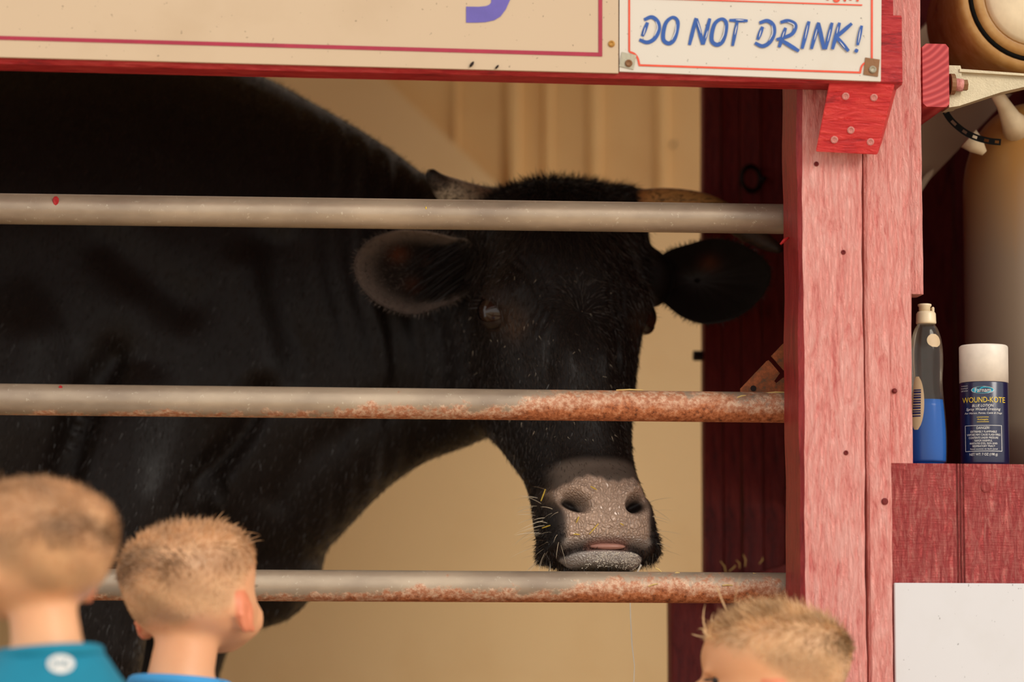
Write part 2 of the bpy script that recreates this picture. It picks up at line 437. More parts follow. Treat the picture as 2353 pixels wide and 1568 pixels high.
# header beam with sign boards
YH0, YH1 = -.160, -.116
zh0 = PZ(1500, 172, YH0); zh0 = PZ(2040, 194, YH0)
xh1 = PX(2073, 120, YH0)
zh1 = PZ(2060, 34, YH0)
o = mk('header_beam', *board((XL, YH0, zh0), (xh1, YH1, zh1), 'x', 90, .001, .003, 41), M['redx'])
tag(o, 'long red wooden header beam that carries the two signs', 'beam')
o = mk('upper_beam', *board((XL, -.146, zh1), (PX(2052, 15, -.146), -.118, zh1 + .30), 'x', 40, .001, .003, 42), M['redx'])
tag(o, 'red beam set back on top of the header beam behind the signs', 'beam')
# cut end of the knee brace
q = [P(1905, 189, -.158), P(2056, 192, -.158), P(2016, 357, -.134), P(1873, 350, -.134)]
bk = [P(1925, 195, -.112), P(2062, 200, -.112), P(2026, 330, -.112), P(1893, 324, -.112)]
bm = bmesh.new(); vs = [bm.verts.new(v) for v in q + bk]
for f in ((3, 2, 1, 0), (4, 5, 6, 7), (0, 1, 5, 4), (1, 2, 6, 5), (2, 3, 7, 6), (3, 0, 4, 7)): bm.faces.new([vs[i] for i in f])
bmesh.ops.recalc_face_normals(bm, faces=bm.faces[:]); bmesh.ops.bevel(bm, geom=bm.edges[:], offset=.0018, segments=2, affect='EDGES', profile=.5)
bm.verts.index_update(); V = [tuple(v.co) for v in bm.verts]; F = [[v.index for v in f.verts] for f in bm.faces]; bm.free()
kb = mk('knee_brace', V, F, M['brace']); tag(kb, 'bright red slanted brace end with five screws under the header beam', 'brace')
fn = (Vector(q[1]) - Vector(q[0])).cross(Vector(q[3]) - Vector(q[0])).normalized()
if fn.y > 0: fn = -fn
for px, py in ((1943, 221), (2008, 224), (1955, 299), (1917, 321), (2000, 326)):
    t = (py - 190) / 163; c = P(px, py, -.158 + .024 * t)
    u = Vector((1, 0, 0)); w = fn.cross(u)
    V = []; F = []
    for r, h in ((.0042, -.001), (.0042, .0009), (.0030, .0014), (.0014, .0005)):
        for j in range(12):
            a = j * math.pi / 6; V.append(c + (u * math.cos(a) + w * math.sin(a)) * r + fn * h)
    for k in range(3):
        for j in range(12): F.append((k * 12 + j, k * 12 + (j + 1) % 12, k * 12 + 12 + (j + 1) % 12, k * 12 + 12 + j))
    F.append(tuple(36 + j for j in range(12)))
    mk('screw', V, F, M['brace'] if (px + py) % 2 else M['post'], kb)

# ------------------------------------------------------------------ signs
YS = -.1655
def sg(px, py, y=YS): return P(px, py, y)
def flat(name, polys, mat, parent, lift=.0006, th=.0005):
    """flat print: 2-D pixel outlines laid on the sign face"""
    mb = MB()
    for k_, (V, F) in enumerate(polys):
        VV = [P(v[0], v[1], YS - lift - .00006 * k_) for v in V]
        mb.add(VV, F)
    return mk(name, mb.V, mb.F, mat, parent)
def line2(p, q, w): return ribbon2d([p, q], w)
# big sign
def slope(px): return .0250
s1 = empty('large_sign', (PX(500, 140, YS), YS, PZ(500, 140, YS)))
mk('board', *prism([sg(-1500, 92), sg(1421, 168), sg(1421, -330), sg(-1500, -330)], (0, .005, 0)), M['signbig'], s1)
flat('border', [line2((-1500, 45), (1384, 125.5), 9), line2((1379.5, 129), (1379.5, -330), 9)], M['maroon'], s1)
yy = [(1071, 15), (1100, 15.5), (1116, 14), (1124, 11), (1128.5, 6), (1129, -6), (1126, -18), (1060, -190), (1105, -190), (1153, -62), (1158, -62), (1196, -190), (1240, -190), (1172, 0), (1162, 22), (1150, 38), (1136, 46.5), (1115, 51), (1095, 52), (1071, 52)]
flat('letter', [(yy, [tuple(range(len(yy)))])], M['purple'], s1)
c = sg(1405, 101); mk('screw', *lathe([(.0038, -.001), (.0038, .0012), (.0024, .002), (.001, .0012)], c, 14, 'y'), M['brass'], s1)
tag(s1, 'large white sign board with a maroon border line and a violet letter', 'sign')
# small sign
s2 = empty('warning_sign', (PX(1725, 170, YS), YS, PZ(1725, 170, YS)))
mk('board', *prism([sg(1423.5, 164), sg(2024, 187), sg(2028, -330), sg(1424, -330)], (0, .005, 0)), M['sign'], s2)
def cz(x, y): return (1400 + x / 3.268, y / 3.268)
def cl(*p): return [cz(x, y) for x, y in p]
bd = [cl((150, -900), (150, 388)), cl((150, 388), (190, 405), (215, 440), (226, 488)), cl((222, 489), (1890, 545)), cl((1884, 548), (1893, 505), (1910, 480), (1935, 468), (1972, 462)), cl((1972, 466), (1974, -900))]
flat('border', [ribbon2d(b, 4.5) for b in bd] + [ribbon2d(cl((190, -17), (1900, 38)), 3)], M['orange'], s2)
strokes = [
 (cl((288, 168), (248, 272)), 9.5), (cl((262, 148), (320, 128), (365, 165), (372, 225), (340, 290), (285, 318), (226, 298)), 9.5),
 (cl((478, 130), (514, 160), (508, 230), (485, 300), (447, 326), (408, 300), (408, 235), (430, 165)), 9.5, True),
 (cl((652, 135), (602, 338)), 9), (cl((655, 140), (702, 335)), 9.5), (cl((756, 138), (706, 335)), 9),
 (cl((845, 142), (878, 170), (874, 240), (850, 312), (810, 336), (772, 310), (772, 248), (796, 174)), 9.5, True),
 (cl((902, 152), (1040, 156)), 8), (cl((962, 158), (926, 345)), 8.5),
 (cl((1152, 200), (1115, 298)), 9.5), (cl((1128, 172), (1188, 156), (1232, 190), (1236, 255), (1202, 320), (1150, 346), (1094, 322)), 9.5),
 (cl((1325, 208), (1276, 355)), 9), (cl((1286, 168), (1340, 156), (1392, 178), (1396, 216), (1362, 262), (1256, 298)), 9), (cl((1290, 300), (1425, 384)), 9.5),
 (cl((1500, 160), (1448, 366)), 9.5), (cl((1572, 168), (1518, 368)), 9), (cl((1572, 172), (1612, 370)), 9.5), (cl((1674, 170), (1624, 370)), 9),
 (cl((1730, 170), (1676, 370)), 9), (cl((1822, 176), (1696, 286)), 9), (cl((1700, 270), (1798, 384)), 9.5),
 (cl((1896, 192), (1864, 340)), 8.5), (cl((1862, 368), (1850, 394)), 8.5)]
def rough_stroke(s):
    V, F = ribbon2d(s[0], s[1], 6, len(s) > 2, .25); return V, F
flat('lettering', [rough_stroke(s) for s in strokes], M['blue'], s2, .0008)
hl = [cl((272, 205), (256, 262)), cl((350, 160), (362, 210), (340, 270)), cl((502, 180), (496, 240), (470, 300)), cl((662, 160), (690, 250)), cl((740, 230), (722, 290)), cl((868, 190), (858, 260), (830, 316)), cl((950, 148), (1010, 152)), cl((958, 190), (942, 260)), cl((1140, 225), (1125, 280)), cl((1222, 190), (1226, 250), (1200, 305)), cl((1315, 235), (1300, 280)), cl((1340, 164), (1385, 185), (1386, 215)), cl((1490, 190), (1470, 290)), cl((1560, 220), (1540, 300)), cl((1660, 220), (1640, 310)), cl((1718, 200), (1708, 250)), cl((1730, 310), (1770, 360)), cl((1886, 220), (1870, 320))]
for h in hl: flat('letter_highlight', [ribbon2d(h, 1.6, 5, False, .7)], M['white'], s2, .0028)
# feet of the red script above the underline
V_, F_ = text_mesh('from!', .25)
fr = [cl((1650, -130), (1640, 2)), cl((1710, -60), (1690, 0), (1720, 4), (1740, -50)), cl((1770, -70), (1768, -4), (1778, 4)), cl((1825, -80), (1812, 2)), cl((1895, -120), (1872, -25)), cl((1868, -6), (1862, 10))]
flat('script', [ribbon2d(f, 5.5, 5) for f in fr], M['orange'], s2, .0008)
def clip(px, py, w, h, rot, mat, sm):
    c = sg(px, py, YS - .0012); rr = Matrix.Rotation(rot, 3, 'Y')
    q = [c + rr @ Vector((sx * w / 2, 0, sz * h / 2)) for sx, sz in ((-1, -1), (1, -1), (1, 1), (-1, 1))]
    o = mk('clip', *prism(q, (0, .0011, 0)), mat, s2)
    mk('screw', *lathe([(.0042, 0), (.0042, .0012), (.003, .0022), (.0012, .0012)], (c.x + .001, c.y, c.z - .003), 14, 'y'), sm, o)
clip(1442.5, 139.5, .0165, .0165, .2, M['zinc'], M['rustclip']); clip(2003, 154, .0165, .0195, .12, M['rustclip'], M['zinc'])
tag(s2, 'small white sign reading DO NOT DRINK! in blue with orange border', 'sign')
for px, py, a, fl_ in ((1084, 148, .6, 'larger dark fly on the bottom margin of the large sign'), (1142, 154, .7, 'smaller dark fly on the bottom margin of the large sign')):
    c = sg(px, py, YS - .002)
    o = mk('fly', *lathe([(.0002, -.004), (.0014, -.002), (.0017, .001), (.001, .003), (.0003, .004)], (0, 0, 0), 8, 'z'), M['iron'], None, True, (0, 0, 0))
    o.location = c; o.rotation_euler = (0, a, 0); tag(o, fl_, 'fly', 'flies on the large sign')
    if py > 150: o.scale = (.75, .75, .75)
o = mk('fly', *lathe([(.0002, -.006), (.0022, -.003), (.0026, .001), (.0015, .004), (.0003, .006)], (0, 0, 0), 8, 'z'), M['iron'], None, True, (0, 0, 0))
o.location = P(1547, 332, YB - .004); o.rotation_euler = (0, .5, 0); tag(o, 'dark fly on the ribbed cream back wall', 'fly')

# ------------------------------------------------------------------ pipe rails
def rail(px0, py0, px1, py1, hpx, label, mat_args, name='pipe_rail'):
    a = P(px0, py0, 0); b = P(px1, py1, 0); d = (b - a).normalized()
    a = a - d * .55; b = b + d * .10
    r = hpx / 2 / 2.0e3
    n = 40; path = [a + (b - a) * (i / n) for i in range(n + 1)]
    mt = rail_mat(*mat_args)
    cx, cz_ = (a.x + b.x) / 2, (a.z + b.z) / 2
    o = mk(name, *tube(path, r, 40), mt, None, True, (cx, 0, cz_))
    tag(o, label, 'rail'); return o, a, b, r, d
xm = 0.0
r1, ra, rb, rr, rd = rail(0, 480, 1797, 503.5, 70, 'smooth grey pipe rail crossing above the cow\'s eyes', ('grey_pipe', 2.0, .8, .35, .22))
mk('paint_drip', *[(lambda V, F: (V, F))(*lathe([(.0006, -.0072), (.0022, -.003), (.0036, .002), (.0034, .005), (.0014, .0072)], (0, 0, 0), 10, 'z', 1, .25))][0], M['red'], r1, True, (0, 0, 0)).location = P(128, 466, -.0168) - WLOC[r1.name]
r2, a2, b2, rr2, rd2 = rail(0, 918, 1803, 937, 71, 'pipe rail crossing the cow\'s nose bridge, rusty towards the post', ('half_rusty_pipe', PX(1110, 930, 0) - (ra.x + rb.x) / 2, 1.6, .62, .33))
mk('paint_drip', *lathe([(.0004, -.002), (.0022, 0), (.0022, .001), (.0008, .0024)], (0, 0, 0), 8, 'z', 1, .25), M['red'], r2, True, (0, 0, 0)).location = P(139, 891, -.0125) - WLOC[r2.name]
r3, a3, b3, rr3, rd3 = rail(230, 1344, 1803, 1352, 71, 'lowest pipe rail under the cow\'s chin with rust along its underside', ('rust_bottom_pipe', PX(1280, 930, 0) - (ra.x + rb.x) / 2, 1.0, .72, .36, .06))
mk('paint_fleck', *lathe([(.0002, -.0018), (.0009, 0), (.0002, .0018)], (0, 0, 0), 6, 'z', 1, .3), M['yellow'], r1, True, (0, 0, 0)).location = P(979, 478, -.0172) - WLOC[r1.name]
o = mk('splinter', *tube([P(1812, 546, -.06), P(1803, 552, -.062), P(1793, 562, -.06)], [.0012, .0022, .0012], 6), M['brace'], None, True); tag(o, 'small red wood splinter standing out from the thick post by the horn tip', 'splinter')
# straw bits lying on the rails
straws = [((1416, 897), (1478, 897), 0, 'on'), ((1694, 914), (1714, 909), 0, 'front'), ((1758, 904), (1806, 902), 0, 'on'), ((1506, 1306), (1520, 1315), 0, 'on'), ((1548, 1319), (1562, 1317), 0, 'on'), ((1490, 1348), (1512, 1342), 0, 'front'), ((1660, 1346), (1684, 1346), 0, 'front'), ((1730, 1318), (1775, 1330), 0, 'on')]
M['straw'] = plain('straw', s2l((222, 190, 120)), .5)
STRAW_L = ['flat pale straw on the rail crossing the cow\'s nose bridge, beside its cheek', 'short white straw on the front of the rusty rail below the angle plate', 'long straw on the rusty rail against the thick post', 'upright straw tip on the lowest rail beside the cow\'s chin', 'tiny straw lying flat on top of the lowest rail before the partition edge', 'short straw stuck to the front of the lowest rail under the upright straw tip', 'short straw stuck to the rusty front of the lowest rail near the post', 'curved straw on the lowest rail against the thick post']
for i, ((x0, y0), (x1, y1), _, kd) in enumerate(straws):
    rl = 'middle' if y0 < 1000 else 'lowest'
    yy_ = -.0185 if kd == 'front' else -.006
    pa, pb = P(x0, y0, yy_), P(x1, y1, yy_)
    mid = (pa + pb) / 2 + Vector((0, -.0004, .0006))
    o = mk('straw', *tube([pa, mid, pb], [.0007, .0009, .0005], 5), M['straw'])
    tag(o, STRAW_L[i], 'straw', 'straw bits on the ' + rl + ' rail')
for i, (x0, y0, x1, y1) in enumerate([(1700, 1300, 1692, 1288), (1712, 1296, 1708, 1275), (1668, 1312, 1655, 1290), (1675, 1308, 1690, 1300), (1745, 1290, 1752, 1282)]):
    pa, pb = P(x0, y0 + 6, .425), P(x1, y1, .415); o = mk('straw', *tube([pa, (pa + pb) / 2 + Vector((.002, 0, .001)), pb], [.0008, .001, .0006], 5), M['straw'])
    tag(o, 'thin straw bit standing up from the narrow slanted red board', 'straw', 'straw bits on the slanted board')
# iron ring on the partition
c = P(1726, 411, YP - .02)
rg = empty('iron_ring', (c.x, YP, c.z - .02))
V = []; F = []; R, r_ = .0160, .0036
for i in range(28):
    for j in range(8):
        a, b = 2 * math.pi * i / 28, 2 * math.pi * j / 8
        V.append((c.x + (R + r_ * math.cos(b)) * math.cos(a) * .86, c.y + r_ * math.sin(b) + .006 * math.cos(a), c.z + (R + r_ * math.cos(b)) * math.sin(a) * 1.05))
for i in range(28):
    for j in range(8): F.append((i * 8 + j, ((i + 1) % 28) * 8 + j, ((i + 1) % 28) * 8 + (j + 1) % 8, i * 8 + (j + 1) % 8))
mk('ring', V, F, M['iron'], rg, True)
mk('eye_bolt', *tube([(c.x + .017, c.y - .004, c.z), (c.x + .017, YP + .004, c.z)], .004, 10), M['iron'], rg, True)
tag(rg, 'dark iron ring hanging from an eye bolt on the plank partition', 'ring')
c = P(1600, 818, YP + .01)
o = mk('bolt', *tube([(c.x - .004, c.y, c.z), (c.x + .012, c.y, c.z)], .007, 10), M['iron']); tag(o, 'dark bolt sticking out of the partition edge beside the cow\'s cheek', 'bolt')
# rusty angle plate behind the rail, with hole and slots
yb_ = .036
pl = [(1702, 900), (1702, 893), (1762, 830), (1766, 828), (1771, 833), (1792, 858), (1782, 872), (1779, 876), (1784, 881), (1800, 868), (1812, 868), (1812, 905), (1702, 905)]
pb_ = empty('angle_plate', (PX(1760, 900, yb_), yb_, PZ(1760, 905, yb_)))
t = NT('rusty_plate'); n1 = t.noise(t.obj(), 90, 5, .7); t.col(t.ramp(n1, [(.35, s2l((96, 78, 58))), (.5, s2l((150, 84, 46))), (.66, s2l((190, 104, 60)))])); t.set(Roughness=.6, Metallic=.3); t.bump(n1, .4, .001); M['plate'] = t.m
mk('plate', *prism([P(x, y, yb_) for x, y in pl], (0, .004, 0)), M['plate'], pb_)
mk('upper_plate', *prism([P(x, y, yb_ + .001) for x, y in [(1773, 818), (1800, 790), (1815, 790), (1815, 860), (1801, 850)]], (0, .004, 0)), M['plate'], pb_)
c = P(1731, 893, yb_ - .0006); mk('bolt_hole', *lathe([(.0035, 0), (.0035, .0004)], c, 14, 'y'), M['iron'], pb_)
tag(pb_, 'rusty slotted steel angle plate standing on the rail beside the post', 'bracket')

# ------------------------------------------------------------------ shelf niche
z_sh = z_shelf
ns = empty('shelf_niche', ((xcut + XE) / 2, .2, z_sh))
mk('shelf_board', *bevbox(xc0, XE, YC1 + .0005, YP - .002, z_sh - .02, z_sh - .0004, .001), M['darkred'], ns)
mk('side_board', *bevbox(xc0 + .012, xc0 + .024, -.028, YP - .002, z_sh, CEIL - .02, .001), M['darkred'], ns)
mk('end_board', *bevbox(XE - .012, XE, YC1, YP - .002, z_sh, CEIL - .02, .001), M['darkred'], ns)
tag(ns, 'dark red boarded niche with a shelf behind the plywood opening', 'shelf')
# red stub of lumber with end grain
o = mk('lumber_stub', *board((PX(2120, 170, -.055), -.055, PZ(2150, 246, -.055)), (PX(2181, 170, -.055), .36, PZ(2150, 101, -.055)), 'y', 10, .0005, .004, 9), M['endgrain'])
tag(o, 'short red lumber stub showing curved end grain beside the post', 'lumber')
# cast bracket arm bolted to the stub
ya = -.035
br = empty('bracket_arm', (PX(2260, 240, ya), ya, PZ(2260, 245, ya)))
mk('flange', *prism([P(x, y, ya - .004) for x, y in [(2181, 150), (2207, 151), (2210, 163), (2207, 243), (2181, 247)]], (0, .034, 0)), M['cast'], br)
mk('arm', *prism([P(x, y, ya) for x, y in [(2205, 160), (2360, 172), (2480, 182), (2480, 175), (2360, 198), (2300, 212), (2205, 243)]], (0, .026, 0)), M['cast'], br)
mk('rib', *prism([P(x, y, ya - .006) for x, y in [(2205, 158), (2420, 174), (2420, 178), (2205, 165)]], (0, .01, 0)), M['cast'], br)
c = P(2192, 194, ya - .012); c2 = P(2212, 196, ya - .012); c3 = P(2222, 196, ya - .012)
bo = mk('bolt', *tube([(c.x, c.y, c.z), (c2.x, c.y, c2.z)], .0075, 12), M['post'], br, True)
mk('bolt_head', *tube([(c2.x, c.y, c2.z), (c3.x, c.y, c3.z)], .0068, 6), M['rustclip'], bo)
mk('washer', *tube([(c.x - .005, c.y, c.z), (c.x, c.y, c.z)], .0125, 16), M['rustclip'], bo)
tag(br, 'pale cast metal bracket arm bolted to the red lumber stub', 'bracket')
# round amber receiver with a white face
c = P(2366, -2, .0); c.y = .0
rc = empty('round_receiver', (c.x, .06, c.z - .09))
k = 1 / 1.98e3
t = NT('amber_plastic'); n1 = t.noise(t.obj(), 30, 3); t.col(t.ramp(n1, [(.35, s2l((196, 142, 76))), (.65, s2l((222, 176, 112)))])); t.set(Roughness=.25, Transmission_Weight=.25, IOR=1.4); M['amber'] = t.m
mk('drum', *lathe([(150 * k, -.16), (172 * k, -.15), (180 * k, -.05), (182 * k, 0), (178 * k, .012), (168 * k, .018), (155 * k, .016)], c, 56, 'y'), M['amber'], rc, True)
mk('gasket', *lathe([(150 * k, .010), (157 * k, .0172), (150 * k, .020), (146 * k, .016)], c, 56, 'y'), M['black'], rc, True)
mk('clear_rim', *lathe([(147 * k, .012), (147 * k, .020), (136 * k, .024), (122 * k, .022)], c, 56, 'y'), M['amber'], rc, True)
mk('white_face', *lathe([(120 * k, .012), (120 * k, .0245), (112 * k, .029), (80 * k, .033), (20 * k, .036)], c, 56, 'y'), M['plastic'], rc, True)
tag(rc, 'round amber plastic receiver with a creamy white face and black gasket', 'receiver')
# tall translucent tank with a spout
ct = P(2400, 700, .16); ct.y = .16; kt = 1 / (FPX / 3.45)
zt = lambda py: PZ(2300, py, .16)
Rt = ct.x - PX(2222, 700, .16)
t = NT('tank_plastic'); sp = t.n('ShaderNodeSeparateXYZ'); tc = t.n('ShaderNodeTexCoord'); t.l(tc.outputs['Object'], sp.inputs[0])
n1 = t.noise(t.obj((1, 1, .05)), 40, 4); zz = t.math('ADD', sp.outputs['Z'], t.math('MULTIPLY', n1, .08))
t.col(t.ramp(zz, [(.0, s2l((146, 130, 112))), (.30, s2l((148, 128, 106))), (.44, s2l((178, 130, 70))), (.5, s2l((196, 148, 80)))])); t.set(Roughness=.32); M['tank'] = t.m
tk = empty('tank', (ct.x, ct.y, z_sh))
zb = z_sh
prof = [(Rt * .62, 0), (Rt * .66, .004), (Rt * .96, zt(1010) - zb), (Rt, zt(980) - zb), (Rt, zt(430) - zb), (Rt * .985, zt(390) - zb), (Rt * .93, zt(345) - zb), (Rt * .80, zt(300) - zb), (Rt * .55, zt(262) - zb), (Rt * .2, zt(240) - zb)]
zs0, zs1 = zt(440) - zb, zt(238) - zb
prof = prof[:4] + [(Rt * max(math.cos(a) ** .75, .03), zs0 + (zs1 - zs0) * math.sin(a) ** 1.05) for a in np.linspace(0, math.pi / 2 - .02, 22)]
mk('tank_body', *lathe(prof, (ct.x, ct.y, zb), 56), M['tank'], tk, True)
pa = [P(2340, 300, .10), P(2322, 272, .085), P(2306, 240, .07), P(2289, 214, .06)]
sp_ = mk('spout', *tube(pa, [.020, .0125, .0088, .0078], 18), M['plastic'], tk, True)
mk('spout_mouth', *tube([pa[-1], pa[-1] + (pa[-1] - pa[-2]).normalized() * .0006], .0058, 14), M['amber'], sp_)
tag(tk, 'tall milky plastic tank with amber shoulder and spout behind the spray can', 'tank')
# perforated black strap with real holes
mid = spline([(2160, 232), (2182, 272), (2212, 300), (2240, 315), (2272, 324), (2300, 327)], 6); V = []; F = []
ys_ = .055
L = []; Rr = []
for i in range(len(mid)):
    tt = mid[min(i + 1, len(mid) - 1)] - mid[max(i - 1, 0)]; tt /= np.linalg.norm(tt); nn = np.array((-tt[1], tt[0]))
    row = [mid[i] + nn * w for w in (7.5, 3.2, -3.2, -7.5)]
    V += [P(p[0], p[1], ys_) for p in row] + [P(p[0], p[1], ys_ + .0015) for p in row]
for i in range(len(mid) - 1):
    for j in range(3):
        if j == 1 and i % 5 in (2, 3): continue
        a, b = i * 8 + j, (i + 1) * 8 + j
        F += [(a, a + 1, b + 1, b), (a + 4, b + 4, b + 5, a + 5)]
    F += [(i * 8, (i + 1) * 8, (i + 1) * 8 + 4, i * 8 + 4), (i * 8 + 3, i * 8 + 7, (i + 1) * 8 + 7, (i + 1) * 8 + 3)]
o = mk('perforated_strap', V, F, M['black']); tag(o, 'black perforated strap curving down to the tank shoulder', 'strap')
# pale board running up at a slant and the little white funnel
yg = .30
o = mk('slanted_duct', *prism([P(x, y, yg) for x, y in [(2112, 72), (2290, -110), (2560, -30), (2112, 438)]], (0, .05, 0)), M['greyboard'])
tag(o, 'dull grey slanted duct in the dark niche behind the bracket arm', 'duct')
o = mk('cream_strip', *prism([P(x, y, .28) for x, y in [(2100, 445), (2128, 400), (2146, 388), (2142, 402), (2118, 440), (2105, 455)]], (0, .01, 0)), M['plastic']); tag(o, 'small cream strip at the lower edge of the grey duct', 'strip')
o = mk('white_funnel', *tube([P(2225, 318, .09), P(2243, 334, .09), P(2262, 352, .09)], [.014, .011, .004], 14), M['plastic'], None, True); tag(o, 'small white plastic funnel beneath the perforated strap', 'funnel')

# ------------------------------------------------------------------ soap bottle
yq = -.045
kk = (P(2200, 900, yq).x - P(2100, 900, yq).x) / 100
cb = P(2132, 1064, yq); cb.z = z_sh
def zz_(py): return PZ(2132, py, yq) - z_sh
bt = empty('soap_bottle', (cb.x, cb.y, z_sh))
def clear_plastic(name, tint, mixf):
    t = NT(name); tr = t.n('ShaderNodeBsdfTransparent'); tr.inputs[0].default_value = rgba(tint)
    gl = t.n('ShaderNodeBsdfGlossy'); gl.inputs['Roughness'].default_value = .12; gl.inputs[0].default_value = (.9, .88, .82, 1)
    df = t.n('ShaderNodeBsdfDiffuse'); df.inputs[0].default_value = (.5, .46, .38, 1)
    fz = t.n('ShaderNodeFresnel'); fz.inputs['IOR'].default_value = 1.45
    m1 = t.n('ShaderNodeMixShader'); t.l(t.math('MULTIPLY', fz.outputs[0], .8, True), m1.inputs[0]); t.l(tr.outputs[0], m1.inputs[1]); t.l(gl.outputs[0], m1.inputs[2])
    m2 = t.n('ShaderNodeMixShader'); m2.inputs[0].default_value = mixf; t.l(m1.outputs[0], m2.inputs[1]); t.l(df.outputs[0], m2.inputs[2])
    t.l(m2.outputs[0], t.N['Material Output'].inputs[0]); return t.m
M['clear'] = clear_plastic('clear_plastic', (.97, .965, .95), .035)
t = NT('blue_soap'); t.col((.008, .20, .78)); t.set(Roughness=.15, Transmission_Weight=.35, IOR=1.2); M['soap'] = t.m
bp = [(40, zz_(1064) + .0002), (43.5, zz_(1058)), (44, zz_(1000)), (41, zz_(950)), (37, zz_(905)), (36, zz_(870)), (38, zz_(835)), (37, zz_(800)), (32, zz_(772)), (26, zz_(755)), (21, zz_(748)), (20, zz_(742))]
bp = [(r * kk, h) for r, h in bp]; bps = [tuple(x) for x in spline(bp, 3)]
mk('bottle_body', *lathe(bps, (cb.x, cb.y, cb.z), 40, 'z', 1, .72), M['clear'], bt, True)
lq = [(r * .95, max(h, .0015)) for r, h in bps if h < zz_(906)]; lq = [(lq[0][0], .0015)] + lq
mk('blue_liquid', *lathe(lq, (cb.x, cb.y, cb.z), 40, 'z', 1, .72), M['soap'], bt, True)
cp = mk('cap', *lathe([(x * kk, zz_(y)) for x, y in [(22, 745), (23, 742), (22.5, 738), (22, 722), (19, 717), (15, 716)]], cb, 36, 'z', 1, 1), M['plastic'], bt, True)
mk('cap_top', *lathe([(x * kk, zz_(y)) for x, y in [(13, 716), (13, 706), (15.5, 704), (15.5, 700), (13, 699)]], (cb.x - 3 * kk, cb.y, cb.z), 28), M['plastic'], cp, True)
mk('cap_hinge', *bevbox(cb.x + 12 * kk, cb.x + 18 * kk, cb.y - .004, cb.y + .004, z_sh + zz_(722), z_sh + zz_(706), .001), M['plastic'], cp)
# oval back label with a barcode, wrapped on the side facing the plywood edge
def wrap(x, z, rad):   # angle position on the squashed bottle
    a = x; return (cb.x + rad * math.cos(a), cb.y + rad * .72 * math.sin(a), z_sh + z)
def bottle_r(h):
    hs = [b[1] for b in bps]; rs = [b[0] for b in bps]; return float(np.interp(h, hs, rs))
V = []; F = []; hz0, hz1 = zz_(990), zz_(868)
for i in range(13):
    h = hz0 + (hz1 - hz0) * i / 12; wv = math.sqrt(max(0, 1 - ((i - 6) / 6.2) ** 2)) * .75
    for j in range(9): V.append(wrap(math.pi * 1.28 + (j / 4 - 1) * wv * .6 - .1, h, bottle_r(h) + .0006))
for i in range(12):
    for j in range(8): F.append((i * 9 + j, i * 9 + j + 1, i * 9 + 10 + j, i * 9 + 9 + j))
M['label'] = plain('tan_label', s2l((206, 178, 140)), .5)
lbp = mk('label', V, F, M['label'], bt, True)
M['navyp'] = plain('navy_print', s2l((26, 34, 90)), .5)
mb = MB()
for k in range(11):
    h = zz_(960) + k * .0030; V = []
    for j in range(6):
        a = math.pi * 1.28 - .1 + (j / 2.5 - 1) * .26
        V += [wrap(a, h, bottle_r(h) + .0010), wrap(a, h + .0014 + .0006 * (k % 2), bottle_r(h) + .0010)]
    mb.add(V, [(2 * j, 2 * j + 2, 2 * j + 3, 2 * j + 1) for j in range(5)])
mk('barcode', mb.V, mb.F, M['navyp'], lbp)
V = []; F = []
for i in range(7):
    h = zz_(800) + (zz_(770) - zz_(800)) * i / 6; wv = math.sqrt(max(0, 1 - ((i - 3) / 3.2) ** 2))
    for j in range(7): V.append(wrap(-math.pi / 2 + .35 + (j / 3 - 1) * .5 * wv, h, bottle_r(h) + .0006))
for i in range(6):
    for j in range(6): F.append((i * 7 + j, i * 7 + j + 1, i * 7 + 8 + j, i * 7 + 7 + j))
mk('sticker', V, F, M['label'], bt, True)
tag(bt, 'clear squeeze bottle half full of blue dish soap on the shelf', 'bottle')
# ------------------------------------------------------------------ spray can
yc_ = -.040; cc = P(2263.5, 1064, yc_); cc.z = z_sh; kc = (P(2300, 900, yc_).x - P(2200, 900, yc_).x) / 100
zc_ = lambda py: PZ(2263, py, yc_) - z_sh
Rc = 54.5 * kc
can = empty('spray_can', (cc.x, cc.y, z_sh))
t = NT('navy_can'); t.col(s2l((22, 26, 62))); t.set(Roughness=.28, Metallic=.0, Coat_Weight=.5, Coat_Roughness=.15); M['navy'] = t.m
mk('can_body', *lathe([(Rc * .9, .0003), (Rc * .99, .002), (Rc, .004), (Rc, zc_(884)), (Rc * .98, zc_(880))], cc, 64), M['navy'], can, True)
M['capw'] = plain('white_cap', s2l((240, 228, 212)), .4)
mk('cap', *lathe([(Rc * 1.005, zc_(881)), (Rc * 1.005, zc_(800)), (Rc * .985, zc_(797)), (Rc * .93, zc_(795)), (Rc * .8, zc_(795.0))], cc, 64), M['capw'], can, True)
M['cyan'] = plain('cyan_print', s2l((20, 160, 190)), .4)
def can_pt(x, py, lift=.0003):   # x in photo pixels from the can's centre line
    s = max(-.98, min(.98, x / 54.5)); a = math.asin(s) - .0; d = Vector((CAM.x - cc.x, CAM.y - cc.y)).normalized()
    base = math.atan2(d.y, d.x); r = Rc + lift
    return (cc.x + r * math.cos(base + a), cc.y + r * math.sin(base + a), z_sh + zc_(py))
def can_text(body, x0, x1, y0, y1, shear=0.0, bold=0):
    V, F = text_mesh(body, shear)
    lo, hi = V.min(0), V.max(0); X = (V[:, 0] - lo[0]) / (hi[0] - lo[0]); Yv = (V[:, 1] - lo[1]) / (hi[1] - lo[1])
    VV = [can_pt(x0 + (x1 - x0) * a, y1 + (y0 - y1) * b) for a, b in zip(X, Yv)]
    return VV, F
def can_part(name, items, mat, parent=can):
    mb = MB()
    for V, F in items: mb.add(V, F)
    return mk(name, mb.V, mb.F, mat, parent)
xo = -2263.5
